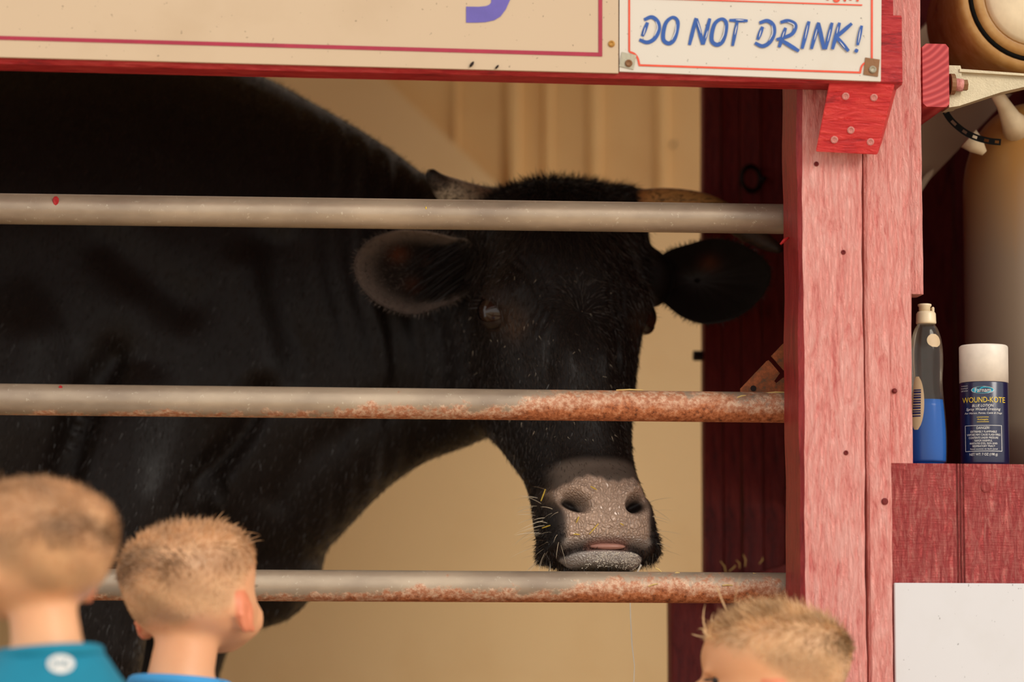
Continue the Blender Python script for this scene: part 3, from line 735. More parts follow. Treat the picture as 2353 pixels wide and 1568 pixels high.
def ct_(b, px0, px1, py0, py1, sh=0.0): return can_text(b, px0 + xo, px1 + xo, py0, py1, sh)
can_part('title_lettering', [ct_('WOUND-KOTE', 2216, 2309, 917, 929.5), ct_('Antiseptic', 2248, 2272, 966, 971.5)], M['yellow'])
def can_rect(px0, px1, py0, py1, n=12):
    V = []; F = []
    for i in range(n + 1):
        x = px0 + (px1 - px0) * i / n + xo; V += [can_pt(x, py0), can_pt(x, py1)]
    for i in range(n): F.append((2 * i, 2 * i + 1, 2 * i + 3, 2 * i + 2))
    return V, F
can_part('yellow_rules', [can_rect(2247, 2273, 962.6, 963.6), can_rect(2247, 2273, 973.2, 974.2)], M['yellow'])
V = []; F = []
el = [(25 * math.cos(a), 8.6 * math.sin(a)) for a in np.linspace(0, 2 * math.pi, 40, endpoint=False)]
lg = can_part('oval_logo', [([can_pt(2260.5 + xo + x, 901 + y, .0003) for x, y in el], [tuple(range(40))])], M['white'])
can_part('oval_fill', [([can_pt(2260.5 + xo + x * .95, 901 + y * .87, .0006) for x, y in el], [tuple(range(40))])], M['cyan'], lg)
def lift_text(it):
    V, F = it; out = []
    for v in V:
        d = Vector((v[0] - cc.x, v[1] - cc.y)); d = d.normalized() * (Rc + .0009); out.append((cc.x + d.x, cc.y + d.y, v[2]))
    return out, F
can_part('logo_lettering', [lift_text(ct_('Farnam', 2244, 2278, 896.5, 906))], M['white'], lg)
wl = [('BLUE LOTION', 2237, 2284, 933.5, 939.5, .25), ('Spray Wound Dressing', 2224, 2299, 941.5, 949.5, .25), ('For Horses, Ponies, Cattle & Dogs', 2221, 2302, 951.5, 957, .25),
      ('DANGER!', 2246, 2274.5, 984.5, 990.5, 0), ('EXTREMELY FLAMMABLE', 2233, 2290, 993.8, 998.5, 0), ('VAPORS MAY CAUSE FLASH FIRES', 2225, 2298, 1000.8, 1005.5, 0), ('CONTENTS UNDER PRESSURE', 2229, 2293, 1007.8, 1012.3, 0), ('VAPOR HARMFUL', 2241, 2280, 1014.5, 1019, 0), ('IRRITATES EYES, SKIN AND', 2231, 2291, 1021, 1025.5, 0), ('RESPIRATORY TRACT', 2237, 2286, 1026.8, 1031.3, 0), ('Read cautions on back panel', 2232, 2291, 1034, 1038, 0), ('NET WT: 7 OZ (198 g)', 2230, 2291, 1045, 1052.5, 0),
      ('Antiseptic', 2213.5, 2228, 889, 892.2, 0), ('Dressing &', 2213.5, 2228, 894.5, 898, 0), ('Gall Lotion', 2213.5, 2228, 900, 903, 0)]
can_part('white_lettering', [ct_(*w) for w in wl], M['white'])
can_part('warning_frame', [can_rect(2221, 2301, 981.5, 982.4), can_rect(2221, 2301, 1040, 1041), can_rect(2221, 2222, 981.5, 1041, 2), can_rect(2300, 2301, 981.5, 1041, 2)], M['white'])
tag(can, 'navy aerosol spray can with white cap reading WOUND-KOTE on the shelf', 'spray can')
# ------------------------------------------------------------------ the cow
def remesh(V, F, vox, smooth=0):
    me = bpy.data.meshes.new('tmp'); me.from_pydata([tuple(v) for v in V], [], [tuple(f) for f in F]); me.update()
    o = bpy.data.objects.new('tmp', me); COLL.objects.link(o)
    md = o.modifiers.new('r', 'REMESH'); md.mode = 'VOXEL'; md.voxel_size = vox; md.adaptivity = 0
    dg = bpy.context.evaluated_depsgraph_get(); ev = o.evaluated_get(dg); m2 = bpy.data.meshes.new_from_object(ev)
    n = len(m2.vertices); co = np.empty(n * 3); m2.vertices.foreach_get('co', co); co = co.reshape(-1, 3)
    fa = [tuple(p.vertices) for p in m2.polygons]
    bpy.data.objects.remove(o); bpy.data.meshes.remove(me); bpy.data.meshes.remove(m2)
    if smooth: co = lap(co, fa, smooth)
    return co, fa
def edges_of(fa):
    e = set()
    for f in fa:
        for i in range(len(f)):
            a, b = f[i], f[(i + 1) % len(f)]; e.add((a, b) if a < b else (b, a))
    return np.array(sorted(e))
def lap(co, fa, it, wgt=None, lam=.6):
    e = edges_of(fa); n = len(co); deg = np.bincount(e[:, 0], minlength=n) + np.bincount(e[:, 1], minlength=n); deg = np.maximum(deg, 1)
    co = co.copy(); w = lam if wgt is None else (lam * wgt)[:, None]
    for _ in range(it):
        s = np.zeros_like(co)
        for k in range(3): s[:, k] = np.bincount(e[:, 0], co[e[:, 1], k], n) + np.bincount(e[:, 1], co[e[:, 0], k], n)
        co += w * (s / deg[:, None] - co)
    return co
def subdiv(co, fa, mask):
    bm = bmesh.new(); vs = [bm.verts.new(c) for c in co]; bm.verts.index_update()
    for f in fa:
        try: bm.faces.new([vs[i] for i in f])
        except ValueError: pass
    ed = [e for e in bm.edges if mask[e.verts[0].index] and mask[e.verts[1].index]]
    bmesh.ops.subdivide_edges(bm, edges=ed, cuts=1, use_grid_fill=True)
    bm.verts.index_update(); c2 = np.array([tuple(v.co) for v in bm.verts]); f2 = [tuple(v.index for v in f.verts) for f in bm.faces]; bm.free()
    return c2, f2
def vnormals(co, fa):
    nn = np.zeros_like(co)
    tri = np.array([(f[0], f[i], f[i + 1]) for f in fa for i in range(1, len(f) - 1)])
    fn = np.cross(co[tri[:, 1]] - co[tri[:, 0]], co[tri[:, 2]] - co[tri[:, 0]])
    for k in range(3):
        for c in range(3): nn[:, c] += np.bincount(tri[:, k], fn[:, c], len(co))
    return nn / (np.linalg.norm(nn, axis=1)[:, None] + 1e-12), tri, np.linalg.norm(fn, axis=1)
def loft(rings):
    n = len(rings[0]); V = [tuple(p) for r in rings for p in r]; F = []
    for i in range(len(rings) - 1):
        for j in range(n):
            j2 = (j + 1) % n; F.append((i * n + j, i * n + j2, i * n + n + j2, i * n + n + j))
    F.append(tuple(range(n - 1, -1, -1))); F.append(tuple((len(rings) - 1) * n + j for j in range(n)))
    bm = bmesh.new(); vs = [bm.verts.new(v) for v in V]
    for f in F: bm.faces.new([vs[i] for i in f])
    bmesh.ops.recalc_face_normals(bm, faces=bm.faces[:]); F = [[v.index for v in f.verts] for f in bm.faces] if bm.verts.index_update() is None else F
    bm.free(); return V, F
def ellipsoid(c, r, n=24, m=14):
    V = []; F = []
    for i in range(1, m):
        a = math.pi * i / m
        for j in range(n):
            b = 2 * math.pi * j / n; V.append((c[0] + r[0] * math.sin(a) * math.cos(b), c[1] + r[1] * math.sin(a) * math.sin(b), c[2] + r[2] * math.cos(a)))
    for i in range(m - 2):
        for j in range(n): F.append((i * n + j, i * n + n + j, i * n + n + (j + 1) % n, i * n + (j + 1) % n))
    F.append(tuple(range(n))); F.append(tuple((m - 2) * n + j for j in range(n - 1, -1, -1)))
    return V, F
def strands(name, root, direc, length, width, mat, parent, curl=None, seg=2):
    """thin tapered hair blades, all in one mesh"""
    n = len(root); root = np.asarray(root); d = np.asarray(direc); d = d / (np.linalg.norm(d, axis=1)[:, None] + 1e-9)
    side = np.cross(d, RNG.normal(size=(n, 3))); side /= np.linalg.norm(side, axis=1)[:, None] + 1e-9
    L = np.asarray(length)[:, None] * np.ones((n, 1)); wd_ = np.asarray(width) * np.ones((n, 1)) if np.ndim(width) else width * np.ones((n, 1))
    cu = np.zeros((n, 3)) if curl is None else np.asarray(curl)
    rows = []
    for k in range(seg):
        t = k / seg; p = root + d * L * t + cu * L * t * t; rows += [p + side * wd_ * (1 - t * .6) / 2, p - side * wd_ * (1 - t * .6) / 2]
    tip = root + d * L + cu * L
    K = 2 * seg + 1; V = np.empty((n, K, 3))
    for k, r in enumerate(rows): V[:, k] = r
    V[:, K - 1] = tip
    base = np.arange(n) * K; F = []
    for k in range(seg - 1): F.append(np.stack([base + 2 * k, base + 2 * k + 1, base + 2 * k + 3, base + 2 * k + 2], 1).tolist())
    T = np.stack([base + K - 3, base + K - 2, base + K - 1], 1).tolist()
    faces = [f for q in F for f in q] + T
    return mk(name, V.reshape(-1, 3), faces, mat, parent, True, WLOC[parent.name])

# head frame: x to the picture's right, v up to the poll, w out of the face
hp = math.radians(20); hd = math.radians(12)
hh = np.array((math.sin(hd), -math.cos(hd), 0)); zu = np.array((0, 0, 1.0))
Hw = hh * math.cos(hp) + zu * math.sin(hp)
Hv = zu * math.cos(hp) - hh * math.sin(hp)
Hx = np.cross(Hv, Hw); Hx = -Hx if Hx[0] < 0 else Hx
HO = np.array(P(1334, 684, .200))
HM = np.stack([Hx, Hv, Hw], 0)          # rows
def h2w(q): return HO + (np.asarray(q, float) / 1000) @ HM
def w2h(p): return ((np.asarray(p) - HO) @ HM.T) * 1000
ST = [  # v, w0, a(x,w), b, c, d, w1   (millimetres)
 (192, -58, (16, -60), (34, -78), (30, -98), (14, -110), -112),
 (182, -30, (40, -34), (76, -68), (70, -105), (34, -130), -134),
 (160, -10, (58, -14), (97, -60), (92, -120), (56, -160), -170),
 (130, -1, (64, -5), (97, -55), (95, -130), (64, -185), -198),
 (90, 3, (66, -2), (97, -50), (96, -140), (68, -205), -220),
 (45, 4, (70, -4), (98, -46), (98, -150), (74, -220), -238),
 (0, 1, (70, -8), (98, -46), (100, -155), (80, -228), -248),
 (-50, -3, (56, -12), (90, -60), (98, -155), (80, -226), -246),
 (-100, -5, (44, -12), (78, -60), (90, -140), (68, -200), -216),
 (-150, -6, (38, -12), (66, -55), (76, -118), (52, -168), -182),
 (-195, -5, (36, -11), (60, -48), (66, -98), (42, -138), -150),
 (-235, 2, (44, -3), (63, -42), (64, -88), (38, -122), -132),
 (-265, 8, (50, 2), (71, -38), (66, -82), (37, -112), -122),
 (-295, 8, (51, 1), (73, -38), (64, -78), (36, -104), -112),
 (-314, -2, (47, -9), (68, -42), (58, -74), (34, -96), -102),
 (-325, -10, (42, -15), (57, -42), (50, -70), (30, -88), -94),
 (-338, -18, (34, -22), (46, -44), (40, -64), (24, -78), -82),
 (-347, -36, (16, -38), (24, -48), (22, -58), (12, -66), -68)]
arr = np.array([[s[0], s[1], *s[2], *s[3], *s[4], *s[5], s[6]] for s in ST], float)
arr = spline(arr, 4)
rings = []
for r in arr:
    half = [(0, r[1]), (r[2], r[3]), (r[4], r[5]), (r[6], r[7]), (r[8], r[9]), (0, r[10])]
    loop = half + [(-x, w) for x, w in half[-2:0:-1]]
    sp2 = spline(loop, 5, True)
    sh_ = 15 * min(1, max(0, (r[0] - 70) / 110)); rings.append([h2w((x + sh_, r[0], w)) for x, w in sp2])
CW = MB(); CW.add(*loft(rings))
def bodyring(px, pt_, pb, Yc, ry, n=36, ex=2.3, lean=0.0):
    top, bot = P(px, pt_, Yc), P(px, pb, Yc); X = (top.x + bot.x) / 2; zc0 = (top.z + bot.z) / 2; rz = (top.z - bot.z) / 2; out = []
    for j in range(n):
        a = 2 * math.pi * j / n; ca, sa = math.cos(a), math.sin(a)
        out.append((X, Yc + lean * sa + ry * math.copysign(abs(ca) ** (2 / ex), ca), zc0 + rz * math.copysign(abs(sa) ** (2 / ex), sa)))
    return out
BS = np.array([(1235, 480, 900, .345, .075), (1160, 452, 985, .365, .10), (1070, 418, 1030, .40, .112), (985, 408, 1062, .455, .105), (910, 356, 1110, .485, .12), (850, 318, 1165, .50, .145), (760, 265, 1262, .535, .165), (690, 228, 1330, .56, .185), (600, 182, 1395, .595, .215), (450, 125, 1415, .64, .245), (250, 85, 1425, .67, .262),
 (0, 85, 1400, .69, .28), (-400, 120, 1425, .72, .32), (-800, 110, 1445, .74, .34), (-1200, 100, 1400, .76, .32), (-1500, 125, 1250, .78, .26), (-1650, 180, 1000, .79, .16)], float)
CW.add(*loft([bodyring(*r) for r in spline(BS, 3)]))
def blob(px, py, Y, rx, ry, rz): CW.add(*ellipsoid(P(px, py, Y), (rx, ry, rz)))
blob(430, 800, .53, .15, .135, .25)      # shoulder blade
blob(520, 900, .51, .10, .085, .12)      # point of the shoulder
blob(600, 1270, .56, .085, .10, .10)     # brisket
blob(565, 1375, .56, .045, .07, .045)
blob(60, 900, .56, .18, .17, .28)        # ribs
def leg(pts):
    path = [Vector(p[:3]) for p in pts]; CW.add(*tube(spline([tuple(p) for p in path], 3).tolist(), spline([(p[3],) for p in pts], 3)[:, 0].tolist(), 18))
fx = PX(300, 1100, .46)
leg([(fx + .05, .50, PZ(330, 700, .46), .04), (fx + .03, .50, PZ(320, 900, .46), .11), (fx, .47, PZ(300, 1120, .46), .105), (fx - .035, .455, PZ(270, 1330, .46), .078), (fx - .045, .45, PZ(250, 1480, .46), .066), (fx - .05, .45, .76, .052), (fx - .05, .45, .70, .056), (fx - .05, .45, .60, .038), (fx - .05, .45, .46, .036), (fx - .05, .44, .42, .045), (fx - .05, .43, .36, .05)])
leg([(fx + .09, .74, 1.15, .12), (fx + .06, .75, 1.0, .09), (fx + .045, .75, .85, .06), (fx + .04, .75, .76, .05), (fx + .04, .75, .70, .054), (fx + .04, .75, .60, .038), (fx + .04, .75, .46, .036), (fx + .04, .74, .42, .045), (fx + .04, .73, .36, .05)])
hx = PX(-1250, 1000, .6)
for yy_ in (.56, .92): leg([(hx, yy_, 1.35, .18), (hx + .06, yy_, 1.12, .15), (hx - .02, yy_, .98, .09), (hx - .10, yy_, .84, .055), (hx - .09, yy_, .72, .042), (hx - .07, yy_, .55, .04), (hx - .06, yy_, .43, .046), (hx - .05, yy_, .36, .05)])
tx = PX(-1640, 300, .79)
CW.add(*tube([(tx, .79, 1.62), (tx - .05, .79, 1.58), (tx - .07, .79, 1.3), (tx - .07, .79, .95), (tx - .07, .79, .75)], [.035, .03, .02, .03, .012], 12))
# horn roots and ear roots
for sx_ in (-1, 1):
    CW.add(*ellipsoid(h2w((sx_ * 88 + 8, 128, -62)), (.034, .030, .026)))
CW.add(*ellipsoid(P(1088, 606, .335), (.030, .028, .036))); CW.add(*ellipsoid(P(1490, 640, .315), (.036, .028, .042)))
CW.add(*ellipsoid(P(1440, 458, .33), (.026, .024, .021)))
# brow over each eye
for sx_ in (-1, 1): CW.add(*ellipsoid(h2w((sx_ * 80, 16, -38)), (.032, .036, .036)))
co, fa = remesh(CW.V, CW.F, .0065, 9)
q = w2h(co); hd_mask = (np.abs(q[:, 0]) < 130) & (q[:, 1] > -380) & (q[:, 1] < 215) & (q[:, 2] > -150) & (q[:, 2] < 60)
co, fa = subdiv(co, fa, hd_mask)
q = w2h(co); m1 = ((np.abs(q[:, 0]) < 125) & (q[:, 1] > -370) & (q[:, 1] < 205) & (q[:, 2] > -140)).astype(float)
co = lap(co, fa, 3, m1)
q = w2h(co); fine = (np.abs(q[:, 0]) < 95) & (q[:, 1] > -365) & (q[:, 1] < -195) & (q[:, 2] > -75)
eyeC = [np.array((s * 96.0, 0.0, -45.0)) for s in (-1, 1)]
for c in eyeC: fine |= np.linalg.norm(q - c, axis=1) < 45
co, fa = subdiv(co, fa, fine)
q = w2h(co); m2_ = ((np.abs(q[:, 0]) < 92) & (q[:, 1] > -362) & (q[:, 1] < -190) & (q[:, 2] > -75)).astype(float)
for c in eyeC: m2_ = np.maximum(m2_, (np.linalg.norm(q - c, axis=1) < 42).astype(float))
co = lap(co, fa, 2, m2_)
# features, in the head frame
q = w2h(co); nrm, _, _ = vnormals(co, fa); nh = nrm @ HM.T
def gs(dx, dy, sx, sy): return np.exp(-(dx / sx) ** 2 - (dy / sy) ** 2)
x, v, w = q[:, 0], q[:, 1], q[:, 2]; ax = np.abs(x); front = np.clip((nh[:, 2] - .05) / .4, 0, 1); dq = np.zeros_like(q)
inhead = (v > -370) & (v < 215) & (w > -150) & (ax < 130)
F1 = front * inhead
# nostrils: comma-shaped pits opening forward and outward
ca_, sa_ = math.cos(.55), math.sin(.55)
nx_, nv_ = ax - 40, v + 272
u1 = nx_ * ca_ + nv_ * sa_; u2 = -nx_ * sa_ + nv_ * ca_
pit = np.exp(-((u1 / 16) ** 2 + (u2 / 10) ** 2) ** 1.3) * inhead * (w > -60)
pit2 = gs(ax - 56, v + 254, 9, 15) * inhead * (w > -60)
dq[:, 2] -= 26 * pit + 9 * pit2; dq[:, 0] -= np.sign(x) * 7 * pit
wing = np.exp(-((np.hypot(u1 * .8, u2) - 17) / 5.5) ** 2) * inhead * (w > -55)
dq[:, 2] += 4.5 * wing * np.clip((v + 295) / 30, 0, 1)
dq[:, 2] += 5 * gs(x, v + 242, 34, 12) * F1                       # rounded top of the nose
dq[:, 2] -= 5 * gs(ax - 58, v + 225, 14, 16) * F1
# philtrum and mouth
dq[:, 2] -= 1.6 * gs(x, v + 298, 2.2, 20) * F1
mouth = np.exp(-((v + 321 + .0012 * ax ** 2) / 5.0) ** 2) * (w > -60) * inhead * np.clip((66 - ax) / 12, 0, 1)
dq[:, 2] -= 13 * mouth
# hanging lip corners
lipc = gs(ax - 66, v + 312, 12, 12) * inhead
dq += nh * (9 * lipc)[:, None]; dq[:, 1] -= 8 * lipc
# forehead: dish between the brows, folds inside the eyes, hollow beside the nose bridge
dq[:, 2] -= 5 * gs(x, v - 10, 34, 50) * F1
re_ = np.hypot(ax - 96, (v - 2) * .85) + 1.5 * np.sin(v * .11 + x * .02)
for rk, am in ((41, 2.6), (49, 3.0), (58, 2.4)):
    dq[:, 2] -= am * np.exp(-((re_ - rk) / 2.6) ** 2) * np.clip((84 - ax) / 12, 0, 1) * np.clip((v + 62) / 30, 0, 1) * np.clip((58 - v) / 25, 0, 1) * F1
dq[:, 2] -= 9 * gs(ax - 43, v + 78, 7, 24) * F1
dq[:, 2] -= 6 * gs(ax - 60, v + 120, 14, 45) * F1
dq[:, 2] += 5 * gs(ax - 24, v + 75, 12, 30) * F1
dq[:, 2] += 4 * gs(x, v + 130, 20, 60) * F1
# wrinkles over the brow
br_ = gs(ax - 72, v - 40, 26, 22) * F1; dq[:, 2] += 1.3 * np.sin(ax * .55 - v * .28) * br_
# eye sockets
for c in eyeC:
    d = np.linalg.norm(q - c, axis=1); sock = np.exp(-(d / 21) ** 4)
    dirn = (q - c); rr_ = np.linalg.norm(dirn, axis=1)
    tgt = c + dirn / (rr_[:, None] + 1e-6) * 19.0
    hole = np.clip((1 - d / 30), 0, 1)
    vis = gs((q[:, 1] - c[1]), 0 * d, 13, 1) * (d < 34)          # eyelid opening band
    inw = np.array((-np.sign(c[0]) * .55, 0, -.83))
    dq += (sock * (.35 + .65 * vis))[:, None] * inw * 14
    lid = np.exp(-((np.hypot((q[:, 1] - c[1]) * 1.25, (np.hypot(q[:, 0] - c[0], q[:, 2] - c[2]))) - 25) / 5) ** 2)
    dq += nh * (3.2 * lid)[:, None]
co = co + (dq / 1000) @ HM
# long wrinkles on the neck skin
nrm, _, _ = vnormals(co, fa)
xn0, xn1 = PX(640, 800, .4), PX(1080, 800, .4)
nk = np.clip((co[:, 0] - xn0) / .08, 0, 1) * np.clip((xn1 - co[:, 0]) / .05, 0, 1) * np.clip((-nrm[:, 1] - .35) / .4, 0, 1)
co += nrm * (nk * .0022 * np.sin(co[:, 0] * 210 + 3 * np.sin(co[:, 2] * 9) + 1.5 * np.sin(co[:, 2] * 23)))[:, None]
def topx(c_):
    r = c_ - np.array(CAM); z = r @ np.array(DIR); return np.stack([W / 2 + FPX * (r @ np.array(RIGHT)) / z, H / 2 - FPX * (r @ np.array(UP)) / z], 1)
pxy = topx(co); near_ = (nrm[:, 1] < -.1) & (co[:, 1] < .62)
def crease(pts, wd_, amp):
    g = np.full(len(co), 1e9)
    sp3 = spline(pts, 8)
    for c_ in sp3: g = np.minimum(g, np.hypot(pxy[:, 0] - c_[0], pxy[:, 1] - c_[1]))
    return amp * np.exp(-(g / wd_) ** 2) * near_
dsp = -crease([(260, 820), (200, 930), (150, 1080), (95, 1230)], 34, .020) - crease([(600, 900), (560, 985), (490, 1080), (436, 1180), (420, 1300)], 30, .022)
dsp += crease([(330, 700), (400, 800), (470, 900)], 90, .010) + crease([(60, 800), (40, 1000), (20, 1150)], 70, .012) + crease([(330, 1150), (300, 1300), (270, 1500)], 60, .010)
dsp -= crease([(640, 560), (640, 700), (690, 820), (700, 880)], 50, .014) + crease([(250, 560), (330, 640), (420, 700)], 55, .012)
dsp += crease([(560, 620), (600, 760), (600, 880)], 45, .008) - crease([(900, 930), (800, 990), (700, 1060), (640, 1150)], 40, .010) + crease([(480, 1130), (510, 1090), (535, 1130), (510, 1170), (482, 1140)], 12, .004)
co += nrm * dsp[:, None]
# colours
q = w2h(co); x, v, w = q.T; ax = np.abs(x)
inhead = (v > -370) & (v < 215) & (w > -150) & (ax < 130)
nrm, _, _ = vnormals(co, fa); nh = nrm @ HM.T; front = np.clip((nh[:, 2] + .1) / .4, 0, 1) * inhead
col = np.tile(np.array((.0090, .0058, .0045)), (len(co), 1)); pad = np.zeros(len(co)); wet = np.zeros(len(co))
def paint(mask, c): 
    global col
    m = np.clip(mask, 0, 1)[:, None]; col = col * (1 - m) + np.array(c) * m
def ss(t, a, b): t = np.clip((t - a) / (b - a), 0, 1); return t * t * (3 - 2 * t)
for c in eyeC:
    d = np.linalg.norm(q - c, axis=1); paint(.75 * np.exp(-(d / 34) ** 4), (.040, .020, .013))
    e2 = c + np.array((-np.sign(c[0]) * 20, -26, 12)); d = np.linalg.norm((q - e2) * np.array((1.2, .8, .7)), axis=1); paint(.6 * np.exp(-(d / 15) ** 2), (.12, .060, .03))
fz_ = front * (w > -45)
paint(ss(v, -208, -224) * ss(ax, 64, 46) * fz_ * (v > -308), (.15, .112, .088))
wob = 4 * np.sin(x * .10 + .6) + 1.2 * np.sin(x * .43 + 1)
pm = ss(v + wob, -241, -248) * ss(ax + np.where(v > -290, .25 * np.clip(v + 290, 0, 40), 0) * -1, 56, 46) * (v > -322) * fz_
nzone = np.exp(-((u1 / 20) ** 2 + (u2 / 13) ** 2) ** 1.5) if False else 0
paint(pm, (.64, .45, .335)); pad = np.maximum(pad, pm)
lower = ss(v, -310, -320) * ss(v, -346, -336) * ss(ax, 60, 50) * fz_
paint(lower, (.55, .49, .44)); wet = np.maximum(wet, lower); pad = np.maximum(pad, lower * .6)
paint(ss(v, -335, -342) * ss(v, -352, -347) * ss(ax, 44, 30) * fz_ * .5, (.06, .045, .012))
nx_, nv_ = ax - 40, v + 272; u1 = nx_ * ca_ + nv_ * sa_; u2 = -nx_ * sa_ + nv_ * ca_
pit = np.exp(-((u1 / 15.5) ** 2 + (u2 / 9.5) ** 2) ** 2) * inhead * (w > -60)
paint(pit * 1.2, (.012, .007, .006)); pad *= 1 - np.clip(pit * 1.3, 0, 1)
mouth = np.exp(-((v + 321 + .0012 * ax ** 2) / 5.5) ** 2) * fz_ * (ax < 62)
paint(mouth * .9, (.05, .025, .02)); paint(mouth * ss(ax, 32, 20), (.42, .19, .14)); pad *= 1 - np.clip(mouth, 0, 1)
paint(.7 * gs(ax - 61, v + 256, 6, 15) * (w > -60) * inhead, (.24, .16, .11))
# ears: deep leaf-shaped cups
def ear(outline, yb, yt, xb, xt, depth, cen, hot, lite=1.0):
    global co, fa, col, pad, wet
    ol = spline(outline, 5, True); n = len(ol); K = 14; base = len(co); V = []; C = []
    yy = lambda px: yb + (yt - yb) * (px - xb) / (xt - xb)
    cen = np.array(cen, float)
    for side in (0, 1):
        for k in range(K + 1):
            r = k / K
            for j in range(n):
                p2 = cen + (ol[j] - cen) * max(r, .02)
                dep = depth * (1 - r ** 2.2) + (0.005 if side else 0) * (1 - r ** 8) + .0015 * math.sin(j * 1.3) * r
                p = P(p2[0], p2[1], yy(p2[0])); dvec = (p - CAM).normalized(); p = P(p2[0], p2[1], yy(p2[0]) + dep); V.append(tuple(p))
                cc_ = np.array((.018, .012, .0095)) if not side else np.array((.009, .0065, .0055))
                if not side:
                    rim = ss(np.array(r), .55, .95); cc_ = cc_ * (1 - rim) + np.array((.20, .148, .118)) * lite * rim  # grey-brown rim; lite puts each ear's light and shade into its colour
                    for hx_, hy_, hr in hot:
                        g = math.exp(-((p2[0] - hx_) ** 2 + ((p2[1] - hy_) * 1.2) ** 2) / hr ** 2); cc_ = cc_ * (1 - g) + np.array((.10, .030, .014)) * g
                C.append(cc_)
    N = (K + 1) * n
    fa.append(tuple(base + j for j in range(n - 1, -1, -1))); fa.append(tuple(base + N + j for j in range(n)))
    for side in (0, 1):
        for k in range(K):
            for j in range(n):
                a = base + side * N + k * n + j; b = base + side * N + k * n + (j + 1) % n
                f = (a, b, b + n, a + n); fa.append(f if side == 1 else f[::-1])
    for j in range(n):
        a = base + K * n + j; b = base + K * n + (j + 1) % n; fa.append((a, b, b + N, a + N))
    co = np.vstack([co, np.array(V)]); col = np.vstack([col, np.array(C)]); pad = np.concatenate([pad, np.zeros(2 * N)]); wet = np.concatenate([wet, np.zeros(2 * N)])
earL0 = len(co)
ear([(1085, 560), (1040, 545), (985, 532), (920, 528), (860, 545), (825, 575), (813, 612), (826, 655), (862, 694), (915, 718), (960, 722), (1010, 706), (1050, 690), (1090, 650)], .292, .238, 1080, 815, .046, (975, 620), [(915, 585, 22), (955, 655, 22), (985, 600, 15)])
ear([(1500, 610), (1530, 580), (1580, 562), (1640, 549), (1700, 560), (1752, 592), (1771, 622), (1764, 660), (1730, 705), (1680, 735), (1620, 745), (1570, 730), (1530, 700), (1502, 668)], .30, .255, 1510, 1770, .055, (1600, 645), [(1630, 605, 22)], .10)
col = np.clip(col, 0, 1)
# assemble
loc = (float(co[:, 0].mean()), .6, FZ)
t = NT('black_hide'); at = t.n('ShaderNodeAttribute'); at.attribute_name = 'Col'; ap = t.n('ShaderNodeAttribute'); ap.attribute_name = 'pad'
v0 = t.obj(); vst = t.obj((1, 1, .25))
n1 = t.noise(v0, 7, 3); n2 = t.noise(vst, 420, 3, .6); n3 = t.noise(v0, 60, 4)
vo = t.n('ShaderNodeTexVoronoi'); vo.feature = 'DISTANCE_TO_EDGE'; vo.inputs['Scale'].default_value = 250; vo.inputs['Randomness'].default_value = .9
wp = t.n('ShaderNodeVectorMath'); wp.operation = 'ADD'; nv = t.n('ShaderNodeTexNoise'); nv.inputs['Scale'].default_value = 90; t.l(v0, nv.inputs['Vector'])
sv = t.n('ShaderNodeVectorMath'); sv.operation = 'SCALE'; sv.inputs['Scale'].default_value = .010; t.l(nv.outputs['Color'], sv.inputs[0]); t.l(t.obj((1, 1, .6)), wp.inputs[0]); t.l(sv.outputs[0], wp.inputs[1]); t.l(wp.outputs[0], vo.inputs['Vector'])
crack = t.fr(vo.outputs['Distance'], .0, .30)
cb_ = t.mix(t.fr(n1, .35, .7), at.outputs['Color'], t.mix(.5, at.outputs['Color'], (.013, .0095, .008)))
cdark = t.mix(.30, at.outputs['Color'], (.16, .09, .06))
padc = t.mix(crack, cdark, at.outputs['Color'])
t.col(t.mix(ap.outputs['Fac'], cb_, padc))
t.set(Roughness=t.math('SUBTRACT', t.math('ADD', .36, t.math('MULTIPLY', n3, .16)), t.math('MULTIPLY', ap.outputs['Fac'], .26)), Specular_IOR_Level=t.math('ADD', .17, t.math('MULTIPLY', ap.outputs['Fac'], .4)), Sheen_Weight=.02, Sheen_Roughness=.4, Sheen_Tint=(1, .9, .8, 1))
hfur = t.math('MULTIPLY', n2, t.math('SUBTRACT', 1.0, ap.outputs['Fac'])); hpad = t.math('MULTIPLY', crack, ap.outputs['Fac'])
b1 = t.bump(hfur, .35, .0015); t.bump(hpad, .8, .0022, b1)
M['hide'] = t.m
me = bpy.data.meshes.new('cow'); me.from_pydata((co - np.array(loc)).tolist(), [], fa); me.update()
me.polygons.foreach_set('use_smooth', [True] * len(me.polygons))
ca = me.color_attributes.new('Col', 'FLOAT_COLOR', 'POINT'); ca.data.foreach_set('color', np.hstack([col, np.ones((len(col), 1))]).astype(np.float32).ravel())
pa_ = me.attributes.new('pad', 'FLOAT', 'POINT'); pa_.data.foreach_set('value', pad.astype(np.float32))
cow = put(me, 'cow', M['hide'], None, loc)
tag(cow, 'black horned cow turning its head towards the visitors behind the pipe rails', 'cow')
